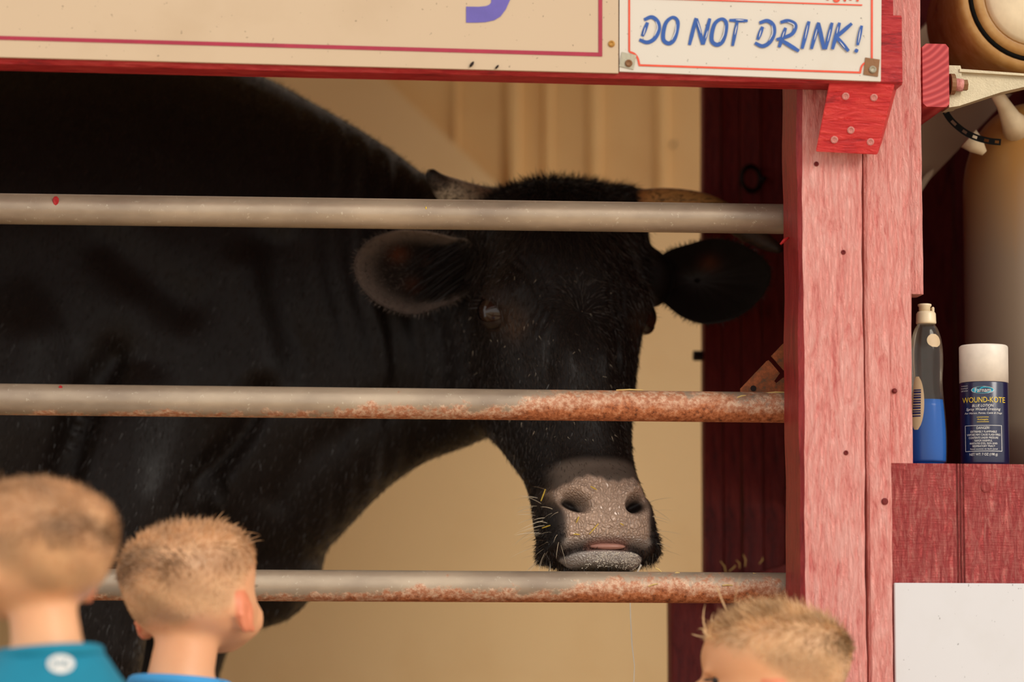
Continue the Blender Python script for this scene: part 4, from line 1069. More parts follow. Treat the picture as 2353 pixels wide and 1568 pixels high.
# eyes
t = NT('eye_ball'); tc = t.n('ShaderNodeTexCoord'); ln = t.n('ShaderNodeVectorMath'); ln.operation = 'LENGTH'
t.col((.030, .014, .008)); t.set(Roughness=.05, Specular_IOR_Level=.5, Coat_Weight=.12, Coat_Roughness=.03); M['eye'] = t.m
M['lid'] = plain('dark_eyelid', (.020, .012, .009), .35)
for c in eyeC:
    s = np.sign(c[0]); cw = Vector(h2w(c + np.array((-s * 3, 0, -3))))
    Re = .0225; e_ = mk('eye', *ellipsoid(cw, (Re, Re, Re), 40, 24), M['eye'], cow, True)
    # lids: a shell with an almond opening that looks out of the face
    fwd = Vector(HM.T @ np.array((s * .60, .0, .80))).normalized(); upv = Vector(Hv); upv = (upv - fwd * upv.dot(fwd)).normalized(); sd_ = fwd.cross(upv)
    V = []; F = []; n = 48; rings_ = 7
    for k in range(rings_):
        for j in range(n):
            a = 2 * math.pi * j / n
            ox, oy = math.cos(a) * 1.22, math.sin(a) * .92
            f = k / (rings_ - 1); px_, py_ = ox * (1 + f * .7), oy * (1 + f * 1.3)
            rr_ = math.hypot(px_, py_); th = min(rr_, 1.5)
            dv = fwd * math.cos(th) + (sd_ * px_ + upv * py_) / (rr_ + 1e-9) * math.sin(th)
            V.append(cw + dv * (Re + (.0012 + .0016 * math.sin(min(1, f * 3) * math.pi / 2) - .006 * f * f)))
    for k in range(rings_ - 1):
        for j in range(n): F.append((k * n + j, k * n + (j + 1) % n, (k + 1) * n + (j + 1) % n, (k + 1) * n + j))
    lid_ = mk('eyelid', V, F, M['lid'], e_, True)
    # lashes along the upper lid
    rt = []; dr = []
    for j in range(46):
        a = math.pi * (.08 + .84 * j / 45); px_, py_ = math.cos(a) * 1.24, math.sin(a) * .94; rr_ = math.hypot(px_, py_)
        dv = fwd * math.cos(rr_) + (sd_ * px_ + upv * py_) / rr_ * math.sin(rr_); rt.append(cw + dv * (Re + .002)); dr.append(dv + upv * .15 - Vector((0, 0, .5)) + Vector(RNG.normal(size=3) * .15))
    strands('lashes', [tuple(r) for r in rt], [tuple(d) for d in dr], np.full(46, .013), .0006, M['lid'], lid_)
# horns
def horn_mat(name, stops, sc=26, band=(1, 1, 1)):
    t = NT(name); at = t.n('ShaderNodeAttribute'); at.attribute_name = 'len'
    n1 = t.noise(t.obj(band), 150, 5, .75, 1.0); n2 = t.noise(t.obj(), 25, 3)
    f = t.math('ADD', at.outputs['Fac'], t.math('MULTIPLY', t.math('SUBTRACT', n1, .5), .25))
    c = t.ramp(f, stops); c = t.mix(t.math('MULTIPLY', t.fr(n1, .46, .60), .8), c, s2l((36, 27, 21)))
    t.col(c); t.set(Roughness=.55, Specular_IOR_Level=.25); wv = t.n('ShaderNodeMath'); wv.operation = 'SINE'; t.l(t.math('MULTIPLY', at.outputs['Fac'], 130.0), wv.inputs[0])
    t.bump(t.math('ADD', n1, t.math('MULTIPLY', wv.outputs[0], t.math('MULTIPLY', t.math('SUBTRACT', 1.0, at.outputs['Fac']), .35))), .35, .002); return t.m
def horn(path, rad, mat):
    pp = spline(path, 5); rr_ = spline([(r,) for r in rad], 5)[:, 0]
    V, F = tube([P(a, b, c) for a, b, c in pp], [r / 1.85e3 for r in rr_], 28)
    o = mk('horn', V, F, mat, cow, True)
    at = o.data.attributes.new('len', 'FLOAT', 'POINT'); at.data.foreach_set('value', np.repeat(np.linspace(0, 1, len(pp)), 28).astype(np.float32)); return o
M['hornL'] = horn_mat('mottled_horn', [(.0, s2l((120, 96, 76))), (.25, s2l((150, 124, 98))), (.5, s2l((190, 172, 146))), (.64, s2l((84, 70, 58))), (.86, s2l((30, 24, 20))), (.95, s2l((40, 30, 24))), (1, s2l((190, 158, 112)))])
M['hornR'] = horn_mat('amber_horn', [(.0, s2l((196, 120, 62))), (.2, s2l((206, 150, 86))), (.42, s2l((170, 126, 70))), (.58, s2l((70, 50, 36))), (1, s2l((34, 26, 22)))], 26, (.2, 1, 1))
horn([(1165, 468, .33), (1110, 462, .325), (1066, 453, .315), (1030, 438, .305), (1004, 416, .295), (989, 398, .288), (984, 391, .286)], [33, 35, 36, 33, 21, 13, 4], M['hornL'])
horn([(1420, 462, .325), (1475, 462, .325), (1530, 462, .315), (1600, 470, .30), (1660, 492, .285), (1715, 530, .265), (1762, 558, .245), (1790, 573, .235), (1796, 576, .232)], [25, 28, 31, 31, 29, 25, 19, 10, 3], M['hornR'])
# tongue tip between the lips
tp = h2w((0, -321, -17)); tg = mk('tongue', *ellipsoid(tp, (.022, .008, .0040)), plain('pink_tongue', s2l((184, 132, 116)), .35), cow, True)
# saliva thread
sp0 = Vector(h2w((44, -340, -26)))
pth = [sp0, P(1447, 1350, sp0.y), P(1449, 1420, sp0.y), P(1452, 1480, sp0.y), P(1458, 1530, sp0.y), P(1456, 1580, sp0.y), P(1457, 1680, sp0.y)]
t = NT('saliva'); t.col(s2l((236, 226, 208))); t.set(Roughness=.1); M['saliva'] = t.m
mk('saliva_thread', *tube(pth, [.0012, .0008, .0007, .0008, .0006, .0007, .0005], 6), M['saliva'], cow, True)
# foam on the lower lip
mb = MB()
for i in range(900):
    fx_, fv_ = RNG.uniform(-28, 54), RNG.uniform(-343, -328)
    if RNG.random() > (.25 + .75 * (fx_ + 28) / 82): continue
    if fx_ > 40: fv_ -= RNG.uniform(0, 10)
    d2 = (q[:, 0] - fx_) ** 2 + (q[:, 1] - fv_) ** 2 + 1e6 * (q[:, 2] < -60)
    k = int(np.argmin(d2)); c = co[k]; r = RNG.uniform(.0003, .0008); mb.add(*ellipsoid(c, (r, r, r), 8, 5))
fo = mk('saliva_foam', mb.V, mb.F, M['saliva'], cow, True); fo['kind'] = 'stuff'
# fur
nrm, tri, ta = vnormals(co, fa)
cen = co[tri].mean(1); cq = w2h(cen); fnm = nrm[tri[:, 0]]
todc = np.array(CAM) - cen; facing = (fnm * todc).sum(1) / np.linalg.norm(todc, axis=1)
padt = pad[tri].mean(1)
t = NT('black_fur'); hi_ = t.n('ShaderNodeObjectInfo'); t.col((.016, .0108, .0085)); t.set(Roughness=.36, Specular_IOR_Level=.28); M['fur'] = t.m
t = NT('face_fur'); t.col((.040, .028, .0215)); t.set(Roughness=.36, Specular_IOR_Level=.35); M['ffur'] = t.m
t = NT('body_fur'); t.col((.027, .0178, .0135)); t.set(Roughness=.36, Specular_IOR_Level=.35); M['bfur'] = t.m
t = NT('muzzle_hair'); t.col((.05, .038, .03)); t.set(Roughness=.4); M['whisker_dark'] = t.m
def sample(weight, n): 
    p = weight * ta; p = p / p.sum(); return RNG.choice(len(tri), n, p=p)
inh = (np.abs(cq[:, 0]) < 120) & (cq[:, 1] > -350) & (cq[:, 1] < 200) & (cq[:, 2] > -150)
eyed = np.minimum(np.linalg.norm(cq - eyeC[0], axis=1), np.linalg.norm(cq - eyeC[1], axis=1))
wgt = inh * (facing > -.3) * (padt < .15) * (eyed > 24) * np.where((cq[:, 1] < -208) & (cq[:, 2] > -25), .15, 1)
ix = sample(wgt, 26000); r0 = cen[ix]; qq = cq[ix]; nn = fnm[ix]
down = -np.array(Hv); flow = down + np.outer(np.sign(qq[:, 0]) * np.clip(np.abs(qq[:, 0]) / 90, 0, 1) * np.clip((qq[:, 1] + 40) / 120, -.2, .8), Hx)
swirl = np.exp(-((qq[:, 0] / 40) ** 2 + ((qq[:, 1] + 10) / 40) ** 2))[:, None]
flow = flow * (1 - swirl) + swirl * (np.outer(qq[:, 0] / 25, Hx) + np.outer((qq[:, 1] + 20) / 25, Hv))
flow = flow - nn * (flow * nn).sum(1)[:, None]; flow /= np.linalg.norm(flow, axis=1)[:, None] + 1e-6
dirs = flow + nn * .28 + RNG.normal(size=(len(ix), 3)) * .22
ln_ = np.where(qq[:, 1] > 60, .016, .009) * np.where(qq[:, 1] < -180, .6, 1) * RNG.uniform(.6, 1.3, len(ix))
o = strands('face_fur', r0, dirs, ln_, .0006, M['ffur'], cow); o['kind'] = 'stuff'
ix = sample(inh * (cq[:, 1] > 125) * (np.abs(cq[:, 0]) < 92) * (cq[:, 2] > -125), 5200); nn = fnm[ix]; qq = cq[ix]
dirs = nn * .55 + np.outer(np.where(qq[:, 1] > 168, .35, -.35), Hv) + np.outer(qq[:, 0] / 150, Hx) + RNG.normal(size=(len(ix), 3)) * .20
o = strands('poll_hair', cen[ix], dirs, RNG.uniform(.006, .015, len(ix)), .0006, M['fur'], cow, RNG.normal(size=(len(ix), 3)) * .22, 3); o['kind'] = 'stuff'
xlo, xhi = PX(-60, 800, .4), PX(1120, 800, .4)
wb = (facing > .0) * (~inh) * (cen[:, 0] > xlo) * (cen[:, 0] < xhi) * (cen[:, 2] > .8) * (ix.size > 0)
ix = sample(wb.astype(float) * (tri[:, 0] < earL0), 26000); nn = fnm[ix]
flow = np.array((-.35, 0, -1.0)) - nn * (nn @ np.array((-.35, 0, -1.0)))[:, None]
o = strands('body_fur', cen[ix], flow + nn * .22 + RNG.normal(size=(len(ix), 3)) * .18, RNG.uniform(.006, .012, len(ix)), .0006, M['bfur'], cow); o['kind'] = 'stuff'
wl_ = (tri[:, 0] >= earL0).astype(float)
ix = sample(wl_, 10000); nn = fnm[ix]
ecs = [np.array(P(975, 620, .305)), np.array(P(1600, 645, .32))]
ec = np.where((cen[ix][:, 0] < HO[0])[:, None], ecs[0], ecs[1])
flow = cen[ix] - ec; flow /= np.linalg.norm(flow, axis=1)[:, None] + 1e-6
M['earhair'] = plain('ear_hair', (.12, .088, .070), .5)
for sel, mt in ((cen[ix][:, 0] < HO[0], M['earhair']), (cen[ix][:, 0] >= HO[0], M['fur'])):  # darker hair on the right ear carries its shade
    n_ = int(sel.sum()); o = strands('ear_hair', cen[ix][sel], (flow + nn * .45)[sel] + RNG.normal(size=(n_, 3)) * .25, RNG.uniform(.005, .011, n_), .0006, mt, cow); o['kind'] = 'stuff'
nl = 420; ux, uy = RNG.uniform(1015, 1085, nl), RNG.uniform(552, 668, nl)
rt = np.array([tuple(P(a, b, .290 + .02 * (1085 - a) / 70)) for a, b in zip(ux, uy)]); tp_ = np.array([tuple(P(a - c, b + c * .45, .288)) for a, b, c in zip(ux, uy, RNG.uniform(50, 100, nl))])
o = strands('inner_ear_hair', rt, tp_ - rt + RNG.normal(size=(nl, 3)) * .004, np.linalg.norm(tp_ - rt, axis=1), .0007, M['fur'], cow, np.tile(np.array((-.1, 0, -.25)), (nl, 1)), 4); o['kind'] = 'stuff'
# whiskers and chin bristles, white flecks of hair
M['whisker'] = plain('pale_whisker', s2l((214, 196, 168)), .4)
wz = inh * (cq[:, 1] < -235) * (np.abs(cq[:, 0]) > 56) * (facing > -.1) * (padt < .2) * (cq[:, 2] > -70)
ix = sample(wz, 70); nn = fnm[ix]
o = strands('whiskers', cen[ix], nn + np.outer(np.full(70, -.25), Hv) + RNG.normal(size=(70, 3)) * .2, RNG.uniform(.012, .036, 70), .0006, M['whisker'], cow, np.outer(np.full(70, -.2), Hv), 4); o['kind'] = 'stuff'
wz = inh * (cq[:, 1] < -296) * (facing > -.6) * (padt < .25) * (cq[:, 2] > -95)
ix = sample(wz, 2600); nn = fnm[ix]
o = strands('chin_bristles', cen[ix], nn * .7 + np.outer(np.full(len(ix), -.6), Hv) + RNG.normal(size=(len(ix), 3)) * .25, RNG.uniform(.004, .009, len(ix)), .0006, M['fur'], cow); o['kind'] = 'stuff'
ix = sample(inh * (facing > .3) * (padt < .1) * (cq[:, 1] < 40) * (cq[:, 1] > -190) * (eyed > 35), 130); nn = fnm[ix]
o = strands('white_hairs', cen[ix] + nn * .002, nn * .3 - np.array(Hv) + RNG.normal(size=(len(ix), 3)) * .5, RNG.uniform(.003, .008, len(ix)), .00035, M['whisker'], cow); o['kind'] = 'stuff'
# straw crumbs stuck to the muzzle
M['yellowstraw'] = plain('yellow_straw', s2l((222, 186, 70)), .5)
for xa_, ya_, xb_, yb2 in [(1253, 1125, 1243, 1152), (1357, 1118, 1371, 1126), (1375, 1204, 1354, 1228), (1330, 1188, 1324, 1202), (1246, 1214, 1264, 1208), (1318, 1228, 1332, 1229), (1425, 1203, 1433, 1208)]:
    def hit(px, py):
        o_ = np.array(CAM); d = np.array(P(px, py, .1)) - o_; d /= np.linalg.norm(d); rel = co - o_; tt = rel @ d; dist = np.linalg.norm(rel - np.outer(tt, d), axis=1)
        k = np.argmin(dist + .15 * np.maximum(tt - 3.0, 0) * (dist < .006) + 10 * (dist >= .02)); return o_ + d * (tt[dist < .005].min() if (dist < .005).any() else tt[k]) - d * .001
    p0, p1 = Vector(hit(xa_, ya_)), Vector(hit(xb_, yb2))
    mk('straw_crumb', *tube([p0, (p0 + p1) / 2 - Vector((0, .001, 0)), p1], [.0006, .0008, .0005], 5), M['yellowstraw'], cow)
# hooves
M['hoof'] = plain('dark_hoof', s2l((44, 36, 30)), .5)
for hx_, hy_ in ((fx - .05, .43), (fx + .04, .73), (hx - .05, .55), (hx - .05, .91)):
    mk('hoof', *lathe([(.062, 0), (.060, .01), (.050, .055), (.044, .06)], (hx_, hy_, FZ), 20), M['hoof'], cow, True)
# ------------------------------------------------------------------ the children
from mathutils.bvhtree import BVHTree
HSEC = np.array([  # height over chin, half width, front, back (millimetres)
 (-2, 14, 70, 40), (6, 24, 80, 22), (16, 42, 84, 0), (32, 56, 86, -38), (50, 64, 86, -62), (68, 68, 86, -78), (88, 69, 82, -88), (110, 72, 86, -94), (135, 73, 86, -95), (158, 68, 76, -86), (174, 56, 58, -68), (186, 36, 32, -44), (192, 14, 8, -18)], float)
def skin_mat(name, c):
    t = NT(name); at = t.n('ShaderNodeAttribute'); at.attribute_name = 'Col'; n1 = t.noise(t.obj(), 40, 4)
    t.col(t.mix(t.math('MULTIPLY', t.fr(n1, .4, .7), .25), at.outputs['Color'], t.mix(.5, at.outputs['Color'], s2l((206, 120, 84)))))
    t.set(Roughness=.48, Subsurface_Weight=.12, Subsurface_Radius=(.010, .004, .002), Subsurface_Scale=1.0); return t.m
M['skin'] = skin_mat('child_skin', None)
def cloth(name, c):
    t = NT(name); v = t.obj(); n1 = t.noise(v, 900, 2); n2 = t.noise(v, 12, 3); t.col(t.mix(t.fr(n2, .35, .7), tuple(x * .85 for x in c), c)); t.set(Roughness=.8, Sheen_Weight=.04); t.bump(t.math('ADD', n1, t.math('MULTIPLY', n2, 2.0)), .25, .004); return t.m
def hair_mat(name, c):
    t = NT(name); n1 = t.noise(t.obj(), 30, 3); t.col(t.mix(t.fr(n1, .35, .7), tuple(x * .6 for x in c), tuple(x * 1.25 for x in c))); t.set(Roughness=.45); return t.m
def child(label, px, py, Y, hs, yaw, pitch, tilt, skin, scalp, haircol, shirt, shirtname, top_len, seed, extra=None):
    rng = np.random.default_rng(seed); r_ = random.Random(seed)
    c = np.array(P(px, py, Y))                         # centre of the skull, about 100 mm over the chin
    Ry = Matrix.Rotation(yaw, 3, 'Z'); Rh = Ry @ Matrix.Rotation(tilt, 3, 'Y') @ Matrix.Rotation(pitch, 3, 'X')
    Rh = np.array(Rh); Ry = np.array(Ry)
    ZS = np.array((1, 1, .80))
    def hw(p): return c + Rh @ ((np.asarray(p, float) - np.array((0, 0, 100.0))) * ZS / 1000 * hs)
    def to_head(p): return ((p - c) @ Rh / hs) * 1000 / ZS + np.array((0, 0, 100.0))
    S = spline(HSEC, 3); rings = []
    for z, w_, f_, b_ in S:
        ring = []
        for j in range(40):
            a = 2 * math.pi * j / 40; cx_, sy_ = math.cos(a), math.sin(a)
            yy = f_ * abs(sy_) ** .92 if sy_ >= 0 else b_ * abs(sy_) ** .95
            mid_ = (f_ + b_) / 2
            yy = mid_ + (f_ - b_) / 2 * math.copysign(abs(sy_) ** .9, sy_)
            ww = w_ * math.copysign(abs(cx_) ** .9, cx_) * (1 - .16 * max(0, sy_) ** 2)
            ring.append(hw((ww, yy, z)))
        rings.append(ring)
    mb = MB(); mb.add(*loft(rings))
    nb = c + np.array((0, 0, -.104 * hs)) - Ry @ np.array((0, .022 * hs, 0))     # base of the neck
    def bw(p): return nb + Ry @ (np.asarray(p, float) * np.array((hs, hs, hs)) * 1.08)
    mb.add(*tube([hw((0, -12, 70)), hw((0, -20, 25)), bw((0, 0, 0)), bw((0, .004, -.06))], [.046 * hs, .037 * hs, .039 * hs, .052 * hs], 20))
    for s in (-1, 1):                                   # ears: a dished shell
        e0 = np.array((s * 69, 7, 56.0))
        for k in range(12):
            a = 2 * math.pi * k / 12; p = e0 + np.array((s * (1.5 - 3.0 * math.cos(a)), -6 + 12 * math.cos(a) - 3, 25 * math.sin(a))); mb.add(*ellipsoid(hw(p), (.0052 * hs,) * 3, 8, 6))
        el_ = [hw(e0 + np.array((s * 3 + s * 5 * 0, -6 + 11 * math.cos(a), 21 * math.sin(a)))) for a in np.linspace(0, 2 * math.pi, 16, endpoint=False)]
        mb.add(*ellipsoid(hw(e0 + np.array((-s * 1, -2, 0))), (.011 * hs, .011 * hs, .019 * hs), 12, 8))
        mb.add(*ellipsoid(hw(e0 + np.array((s * 2, 4, -23))), (.0055 * hs,) * 3, 8, 6))
    mb.add(*tube([hw((0, 86, 92)), hw((0, 95, 72)), hw((0, 99, 64)), hw((0, 90, 56))], [.006 * hs, .008 * hs, .0095 * hs, .006 * hs], 12))
    for s in (-1, 1): mb.add(*ellipsoid(hw((s * 8, 90, 61)), (.0065 * hs,) * 3, 10, 8)); mb.add(*ellipsoid(hw((s * 30, 55, 46)), (.026 * hs,) * 3, 12, 8))
    mb.add(*ellipsoid(hw((0, 86, 36)), (.016 * hs, .007 * hs, .005 * hs), 12, 8)); mb.add(*ellipsoid(hw((0, 85, 29)), (.014 * hs, .007 * hs, .0045 * hs), 12, 8))
    for s in (-1, 1): mb.add(*ellipsoid(hw((s * 28, 69, 104)), (.018 * hs, .008 * hs, .006 * hs), 12, 8))
    TS = [(0, .040, .042), (-.020, .062, .054), (-.05, .094, .066), (-.10, .112, .078), (-.2, .110, .082), (-.32, .116, .085), (-.42, .112, .082)]
    def trings(g): return [[bw(((w_ + g) * math.cos(a), (d_ + g) * math.sin(a), z)) for a in np.linspace(0, 2 * math.pi, 28, endpoint=False)] for z, w_, d_ in TS]
    mb.add(*loft(trings(-.004)))
    zg = (GZ - nb[2]) / (hs * 1.08)
    for s in (-1, 1):
        arm = [(s * .075, 0, -.065), (s * .110, -.004, -.092), (s * .140, -.008, -.20), (s * .142, .010, -.235), (s * .136, .045, -.36), (s * .134, .055, -.385)]
        mb.add(*tube([bw(p) for p in arm], [.036 * hs, .036 * hs, .027 * hs, .026 * hs, .018 * hs, .017 * hs], 14))
        mb.add(*ellipsoid(bw((s * .132, .066, -.415)), (.020 * hs, .020 * hs, .030 * hs), 12, 8))
        for k in range(4):
            y_ = .050 + k * .0125; l_ = (.034, .042, .044, .037)[3 - k]
            mb.add(*tube([bw((s * .131, y_, -.430)), bw((s * .130, y_ + .003, -.430 - l_ * .55)), bw((s * .124, y_ + .002, -.430 - l_))], [.0062 * hs, .006 * hs, .005 * hs], 8))
        mb.add(*tube([bw((s * .130, .082, -.405)), bw((s * .120, .098, -.42)), bw((s * .114, .102, -.440))], [.008 * hs, .0068 * hs, .0055 * hs], 8))
        mb.add(*tube([bw((s * .052, 0, -.38)), bw((s * .058, 0, zg * .62)), bw((s * .058, -.006, zg * .80)), bw((s * .058, -.004, zg + .05))], [.062 * hs, .043 * hs, .038 * hs, .026 * hs], 14))
    co_, fa_ = remesh(mb.V, mb.F, .0042, 3)
    q_ = to_head(co_); nn_, _, _ = vnormals(co_, fa_)
    # eye sockets and closed mouth line, in the head's own frame
    hx_, hy_, hz_ = q_.T; d = np.zeros_like(q_); fr_ = (hy_ > 45)
    for s in (-1, 1): d[:, 1] -= 6 * np.exp(-((hx_ - s * 30) / 13) ** 2 - ((hz_ - 90) / 8) ** 2) * fr_
    d[:, 1] -= 2.5 * np.exp(-((hz_ - 32.5) / 2.2) ** 2) * (np.abs(hx_) < 20) * fr_
    for s in (-1, 1): d[:, 0] -= s * 4 * np.exp(-((hy_ + 0) / 7) ** 2 - ((hz_ - 58) / 11) ** 2) * (hx_ * s > 76)
    co_ = co_ + (d / 1000 * hs) @ Rh.T
    inhd = (hz_ > 12) & (np.abs(hx_) < 110) & (np.abs(hy_) < 130) & (hz_ < 230)
    hl = np.interp(hy_, [-95, -60, -25, 5, 30, 60, 80, 95], [38, 42, 60, 104, 112, 132, 152, 158])
    wob = 5 * np.sin(hx_ * .12) + 4 * np.sin(hy_ * .17 + 1)
    earz = (np.abs(hx_) > 69) & (np.abs(hz_ - 56) < 36) & (hy_ < 38) & (hy_ > -20)
    sc_ = np.clip((hz_ + wob - hl) / 26, 0, 1) * inhd * (~earz)
    col_ = np.tile(np.array(skin), (len(co_), 1))
    red_ = np.clip(earz * 1.0, 0, 1)[:, None] * .55; col_ = col_ * (1 - red_) + np.array(s2l((222, 96, 66))) * red_
    lips = (np.exp(-((hz_ - 33) / 7) ** 2) * (np.abs(hx_) < 20) * (hy_ > 70))[:, None] * .5; col_ = col_ * (1 - lips) + np.array(s2l((196, 96, 84))) * lips
    patch = .5 + .5 * np.sin(hx_ * .055 + seed) * np.sin(hz_ * .06 + 1.3 * seed) + .35 * np.sin(hx_ * .11 + hz_ * .09)
    crown = np.exp(-((hx_ + 18) / 30) ** 2 - ((hy_ + 75) / 40) ** 2 - ((hz_ - 145) / 26) ** 2)
    hcol = np.array(scalp)[None, :] * (1 - .40 * np.clip(patch, 0, 1)[:, None]) * (1 - .45 * crown[:, None])
    a_ = (.88 * sc_)[:, None]; col_ = col_ * (1 - a_) + hcol * a_
    base_ = (float(nb[0]), float(nb[1]), GZ)
    me = bpy.data.meshes.new('person'); me.from_pydata((co_ - np.array(base_)).tolist(), [], fa_); me.update(); me.polygons.foreach_set('use_smooth', [True] * len(me.polygons))
    at = me.color_attributes.new('Col', 'FLOAT_COLOR', 'POINT'); at.data.foreach_set('color', np.hstack([np.clip(col_, 0, 1), np.ones((len(col_), 1))]).astype(np.float32).ravel())
    pn = put(me, 'person', M['skin'], None, base_); tag(pn, label, 'person', 'children watching the cow')
    # hair
    nn_, tr_, ar_ = vnormals(co_, fa_); ce_ = co_[tr_].mean(1); qc = to_head(ce_); st = sc_[tr_].mean(1); fn_ = nn_[tr_[:, 0]]
    hm = hair_mat(shirtname + '_hair', haircol)
    def smp(w_, n_): p = w_ * ar_; return rng.choice(len(tr_), n_, p=p / p.sum())
    ix_ = smp(st ** 1.5 * 1.0, 6000); k_ = qc[ix_]; n_ = fn_[ix_]
    fl = np.array((0, .15, -1.0)) @ Rh.T; fl = np.tile(fl, (len(ix_), 1)); fl -= n_ * (fl * n_).sum(1)[:, None]
    L_ = np.interp(k_[:, 2], [40, 110, 150, 192], [.002, .0035, .008, top_len]) * rng.uniform(.7, 1.2, len(ix_)) * hs
    whl = np.cross(n_, np.array((0, 0, 1.0)) @ Rh.T) * .5
    topm = np.clip((k_[:, 2] - 140) / 40, 0, 1)[:, None]
    fwd_ = np.tile(np.array((0, .9, .25)) @ Rh.T, (len(ix_), 1))
    dr_ = (fl + whl) * (1 - topm) + fwd_ * topm + n_ * (.35 + .35 * topm) + rng.normal(size=(len(ix_), 3)) * (.25 + .15 * topm)
    ho = strands('hair', ce_[ix_], dr_, L_, .0007, hm, pn, None, 3); ho['kind'] = 'stuff'
    cw_ = np.exp(-((qc[:, 0] + 20) / 24) ** 2 - ((qc[:, 1] + 72) / 40) ** 2 - ((qc[:, 2] - 142) / 16) ** 2) + .7 * np.exp(-((qc[:, 0] - 30) / 16) ** 2 - ((qc[:, 1] + 70) / 40) ** 2 - ((qc[:, 2] - 138) / 14) ** 2)
    ix_ = smp(cw_ * (st > .5), 700); n_ = fn_[ix_]; fl2 = np.cross(n_, np.array((0, 1.0, .3)) @ Rh.T)
    hd_ = strands('crown_whorl', ce_[ix_], fl2 + n_ * .4 + rng.normal(size=(700, 3)) * .3, rng.uniform(.005, .010, 700), .0008, hair_mat(shirtname + '_whorl', tuple(x * .5 for x in haircol)), pn, None, 3); hd_['kind'] = 'stuff'
    # forelock
    w2 = (qc[:, 2] > 150) * (qc[:, 1] > 25) * (st > .2) * (np.abs(qc[:, 0]) < 42)
    nf = extra or 160; ix_ = smp(w2.astype(float), nf); n_ = fn_[ix_]
    fo_ = strands('forelock', ce_[ix_], np.tile(np.array((0, .8, .65)) @ Rh.T, (nf, 1)) + n_ * .4 + rng.normal(size=(nf, 3)) * .35, rng.uniform(.6, 1.3, nf) * top_len * 1.25 * hs, .0011 if nf > 100 else .0026, hm, pn, np.tile(np.array((0, .3, -.35) if nf > 100 else (0, -.75, -.15)) @ Rh.T, (nf, 1)) + rng.normal(size=(nf, 3)) * (.25 if nf > 100 else .4), 6); fo_['kind'] = 'stuff'
    # eyes and lashes
    ey = plain(shirtname + '_eye', s2l((52, 38, 30)), .1)
    for s in (-1, 1):
        e_ = mk('eye', *ellipsoid(hw((s * 30, 62.5, 90)), (.0095 * hs,) * 3, 16, 10), ey, pn, True)
        rt = [hw((s * 30 + t_, 73 - .02 * t_ * t_, 93 - .012 * t_ * t_)) for t_ in np.linspace(-11, 11, 20)]
        strands('lashes', rt, np.tile(np.array((0, 1, -.15)) @ Rh.T, (20, 1)) + rng.normal(size=(20, 3)) * .1, np.full(20, .009), .0009, ey, pn)
    # shirt, trousers, shoes
    mb = MB(); mb.add(*loft(trings(.010)[:-1]))
    for s in (-1, 1):
        arm = [(s * .062, 0, -.06), (s * .106, -.003, -.086), (s * .136, -.006, -.13), (s * .141, -.008, -.17)]
        mb.add(*tube([bw(p) for p in arm], [.040 * hs, .045 * hs, .043 * hs, .044 * hs], 16))
    cs, fs = remesh(mb.V, mb.F, .006, 5); ns_, _, _ = vnormals(cs, fs)
    cs += ns_ * (.0012 * np.sin(cs[:, 2] * 90 + 20 * cs[:, 0]) + .001 * np.sin(cs[:, 0] * 140))[:, None]
    sm = cloth(shirtname, shirt)
    sh = mk('shirt', cs, fs, sm, pn, True)
    path = [bw((.050 * math.cos(a), .052 * math.sin(a) + .001, -.008 + .006 * -math.sin(a) * 1.0)) for a in np.linspace(0, 2 * math.pi, 33)]
    mk('collar', *tube(path, .0075 * hs, 10), sm, sh, True)
    mb = MB(); mb.add(*loft([[bw(((.118) * math.cos(a), .088 * math.sin(a), z)) for a in np.linspace(0, 2 * math.pi, 24, endpoint=False)] for z in (-.30, -.36, -.42)]))
    for s in (-1, 1): mb.add(*tube([bw((s * .054, 0, -.38)), bw((s * .060, 0, -.52))], [.066 * hs, .068 * hs], 16))
    mk('shorts', *remesh(mb.V, mb.F, .01, 3), cloth(shirtname + '_shorts', s2l((60, 66, 80))), pn, True)
    for s in (-1, 1):
        f0 = bw((s * .058, .02, 0)); f0[2] = GZ + .03
        mb = MB(); mb.add(*ellipsoid(f0, (.036 * hs, .036 * hs, .03))); f1 = f0 + Ry @ np.array((0, .07 * hs, -.006)); mb.add(*ellipsoid(f1, (.036 * hs, .05 * hs, .024)))
        mk('shoe', *remesh(mb.V, mb.F, .006, 3), plain(shirtname + '_shoe', s2l((90, 84, 80)), .6), pn, True)
    bvh = BVHTree.FromPolygons([tuple(v) for v in cs], [tuple(f) for f in fs])
    def on_shirt(px_, py_, lift=.0012):
        dv = (P(px_, py_, -.4) - CAM).normalized(); h = bvh.ray_cast(CAM, dv)
        return None if h[0] is None else h[0] - dv * lift
    return pn, sh, on_shirt
def decal(name, on, quads, mat, parent):
    """print lying on cloth: strokes in pixels, pinned to the surface below"""
    mb = MB()
    for V, F in quads:
        pts = [on(v[0], v[1]) for v in V]
        mb.add([p if p is not None else (0, 0, 0) for p in pts], [f for f in F if all(pts[i] is not None for i in f)])
    used = sorted({i for f in mb.F for i in f}); mp = {i: k for k, i in enumerate(used)}
    if used: return mk(name, [mb.V[i] for i in used], [tuple(mp[i] for i in f) for f in mb.F], mat, parent)
SK = s2l((238, 178, 132))
k1, s1_, on1 = child('child in a teal shirt with a round white emblem, turned away to the side', 86, 1268, -.60, .835, math.radians(40), math.radians(8), 0, SK, s2l((222, 172, 124)), s2l((204, 152, 104)), s2l((0, 132, 162)), 'teal_shirt', .014, 3)
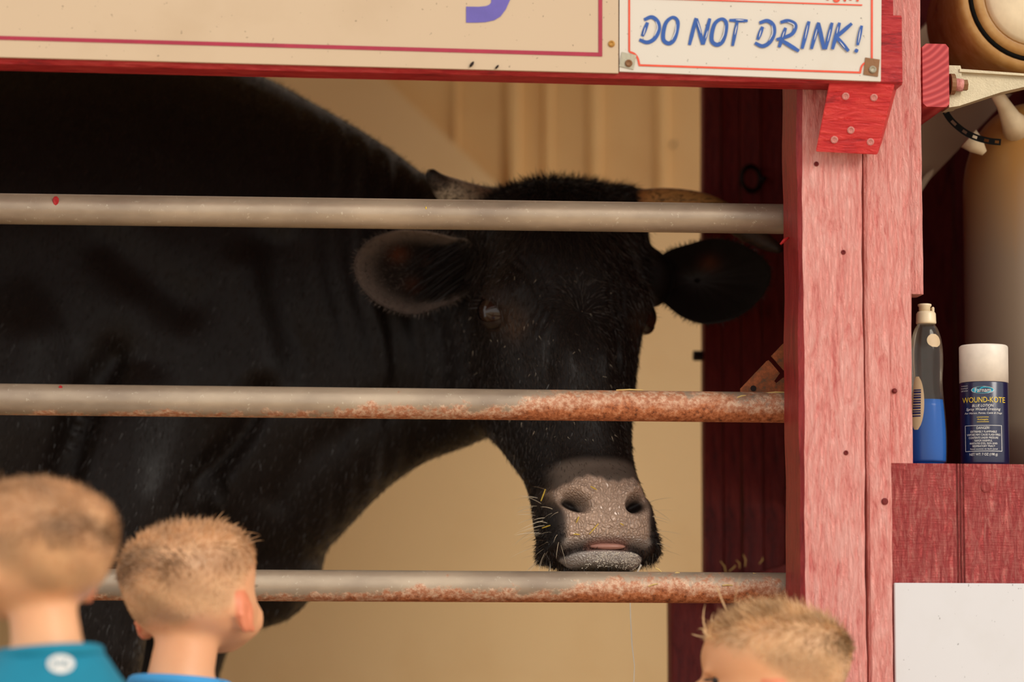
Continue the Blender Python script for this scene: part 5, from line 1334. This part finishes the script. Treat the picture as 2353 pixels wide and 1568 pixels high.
k2, s2_, on2 = child('child with a red-tinged ear in a sky blue patterned shirt', 442, 1352, -.25, .885, math.radians(-34), math.radians(6), math.radians(-3), s2l((240, 176, 130)), s2l((232, 184, 138)), s2l((206, 154, 106)), s2l((64, 160, 222)), 'blue_shirt', .015, 5)
k3, s3_, on3 = child('child with a curly forelock in front of the thick pinkish red post', 1776, 1545, -.30, .86, math.radians(76), math.radians(-2), 0, s2l((236, 172, 124)), s2l((226, 180, 132)), s2l((218, 174, 124)), s2l((190, 196, 204)), 'grey_shirt', .026, 8, 70)
def ring_disc(cx_, cy_, rx, ry, n=28, k=5):
    V = [(cx_, cy_)]; F = []
    for i in range(1, k + 1):
        for j in range(n): a = 2 * math.pi * j / n; V.append((cx_ + rx * i / k * math.cos(a), cy_ + ry * i / k * math.sin(a)))
    for j in range(n): F.append((0, 1 + j, 1 + (j + 1) % n))
    for i in range(k - 1):
        for j in range(n): F.append((1 + i * n + j, 1 + i * n + n + j, 1 + i * n + n + (j + 1) % n, 1 + i * n + (j + 1) % n))
    return V, F
em = decal('emblem', on1, [ring_disc(140, 1526, 31, 21)], M['white'], s1_)
M['tealp'] = plain('teal_print', s2l((0, 110, 136)), .6)
if em: decal('emblem_mark', lambda a, b: on1(a, b, .0022), [ribbon2d([(122, 1518), (128, 1526), (121, 1531)], 5), ribbon2d([(153, 1517), (150, 1526), (158, 1531)], 5), ribbon2d([(134, 1514), (134, 1536)], 2), ribbon2d([(144, 1514), (144, 1536)], 2)], M['tealp'], em)
M['shirtprint'] = plain('white_fabric_print', s2l((206, 226, 240)), .7)
pr_ = [ribbon2d(p, w_) for p, w_ in [([(380, 1560), (400, 1556), (425, 1560)], 4), ([(430, 1556), (445, 1564), (462, 1558)], 4), ([(470, 1562), (480, 1556), (492, 1562)], 3), ([(520, 1562), (540, 1550), (560, 1556), (570, 1566)], 4), ([(545, 1566), (560, 1560), (580, 1566)], 3)]]
for q2 in pr_: decal('print_mark', on2, [q2], M['shirtprint'], s2_)
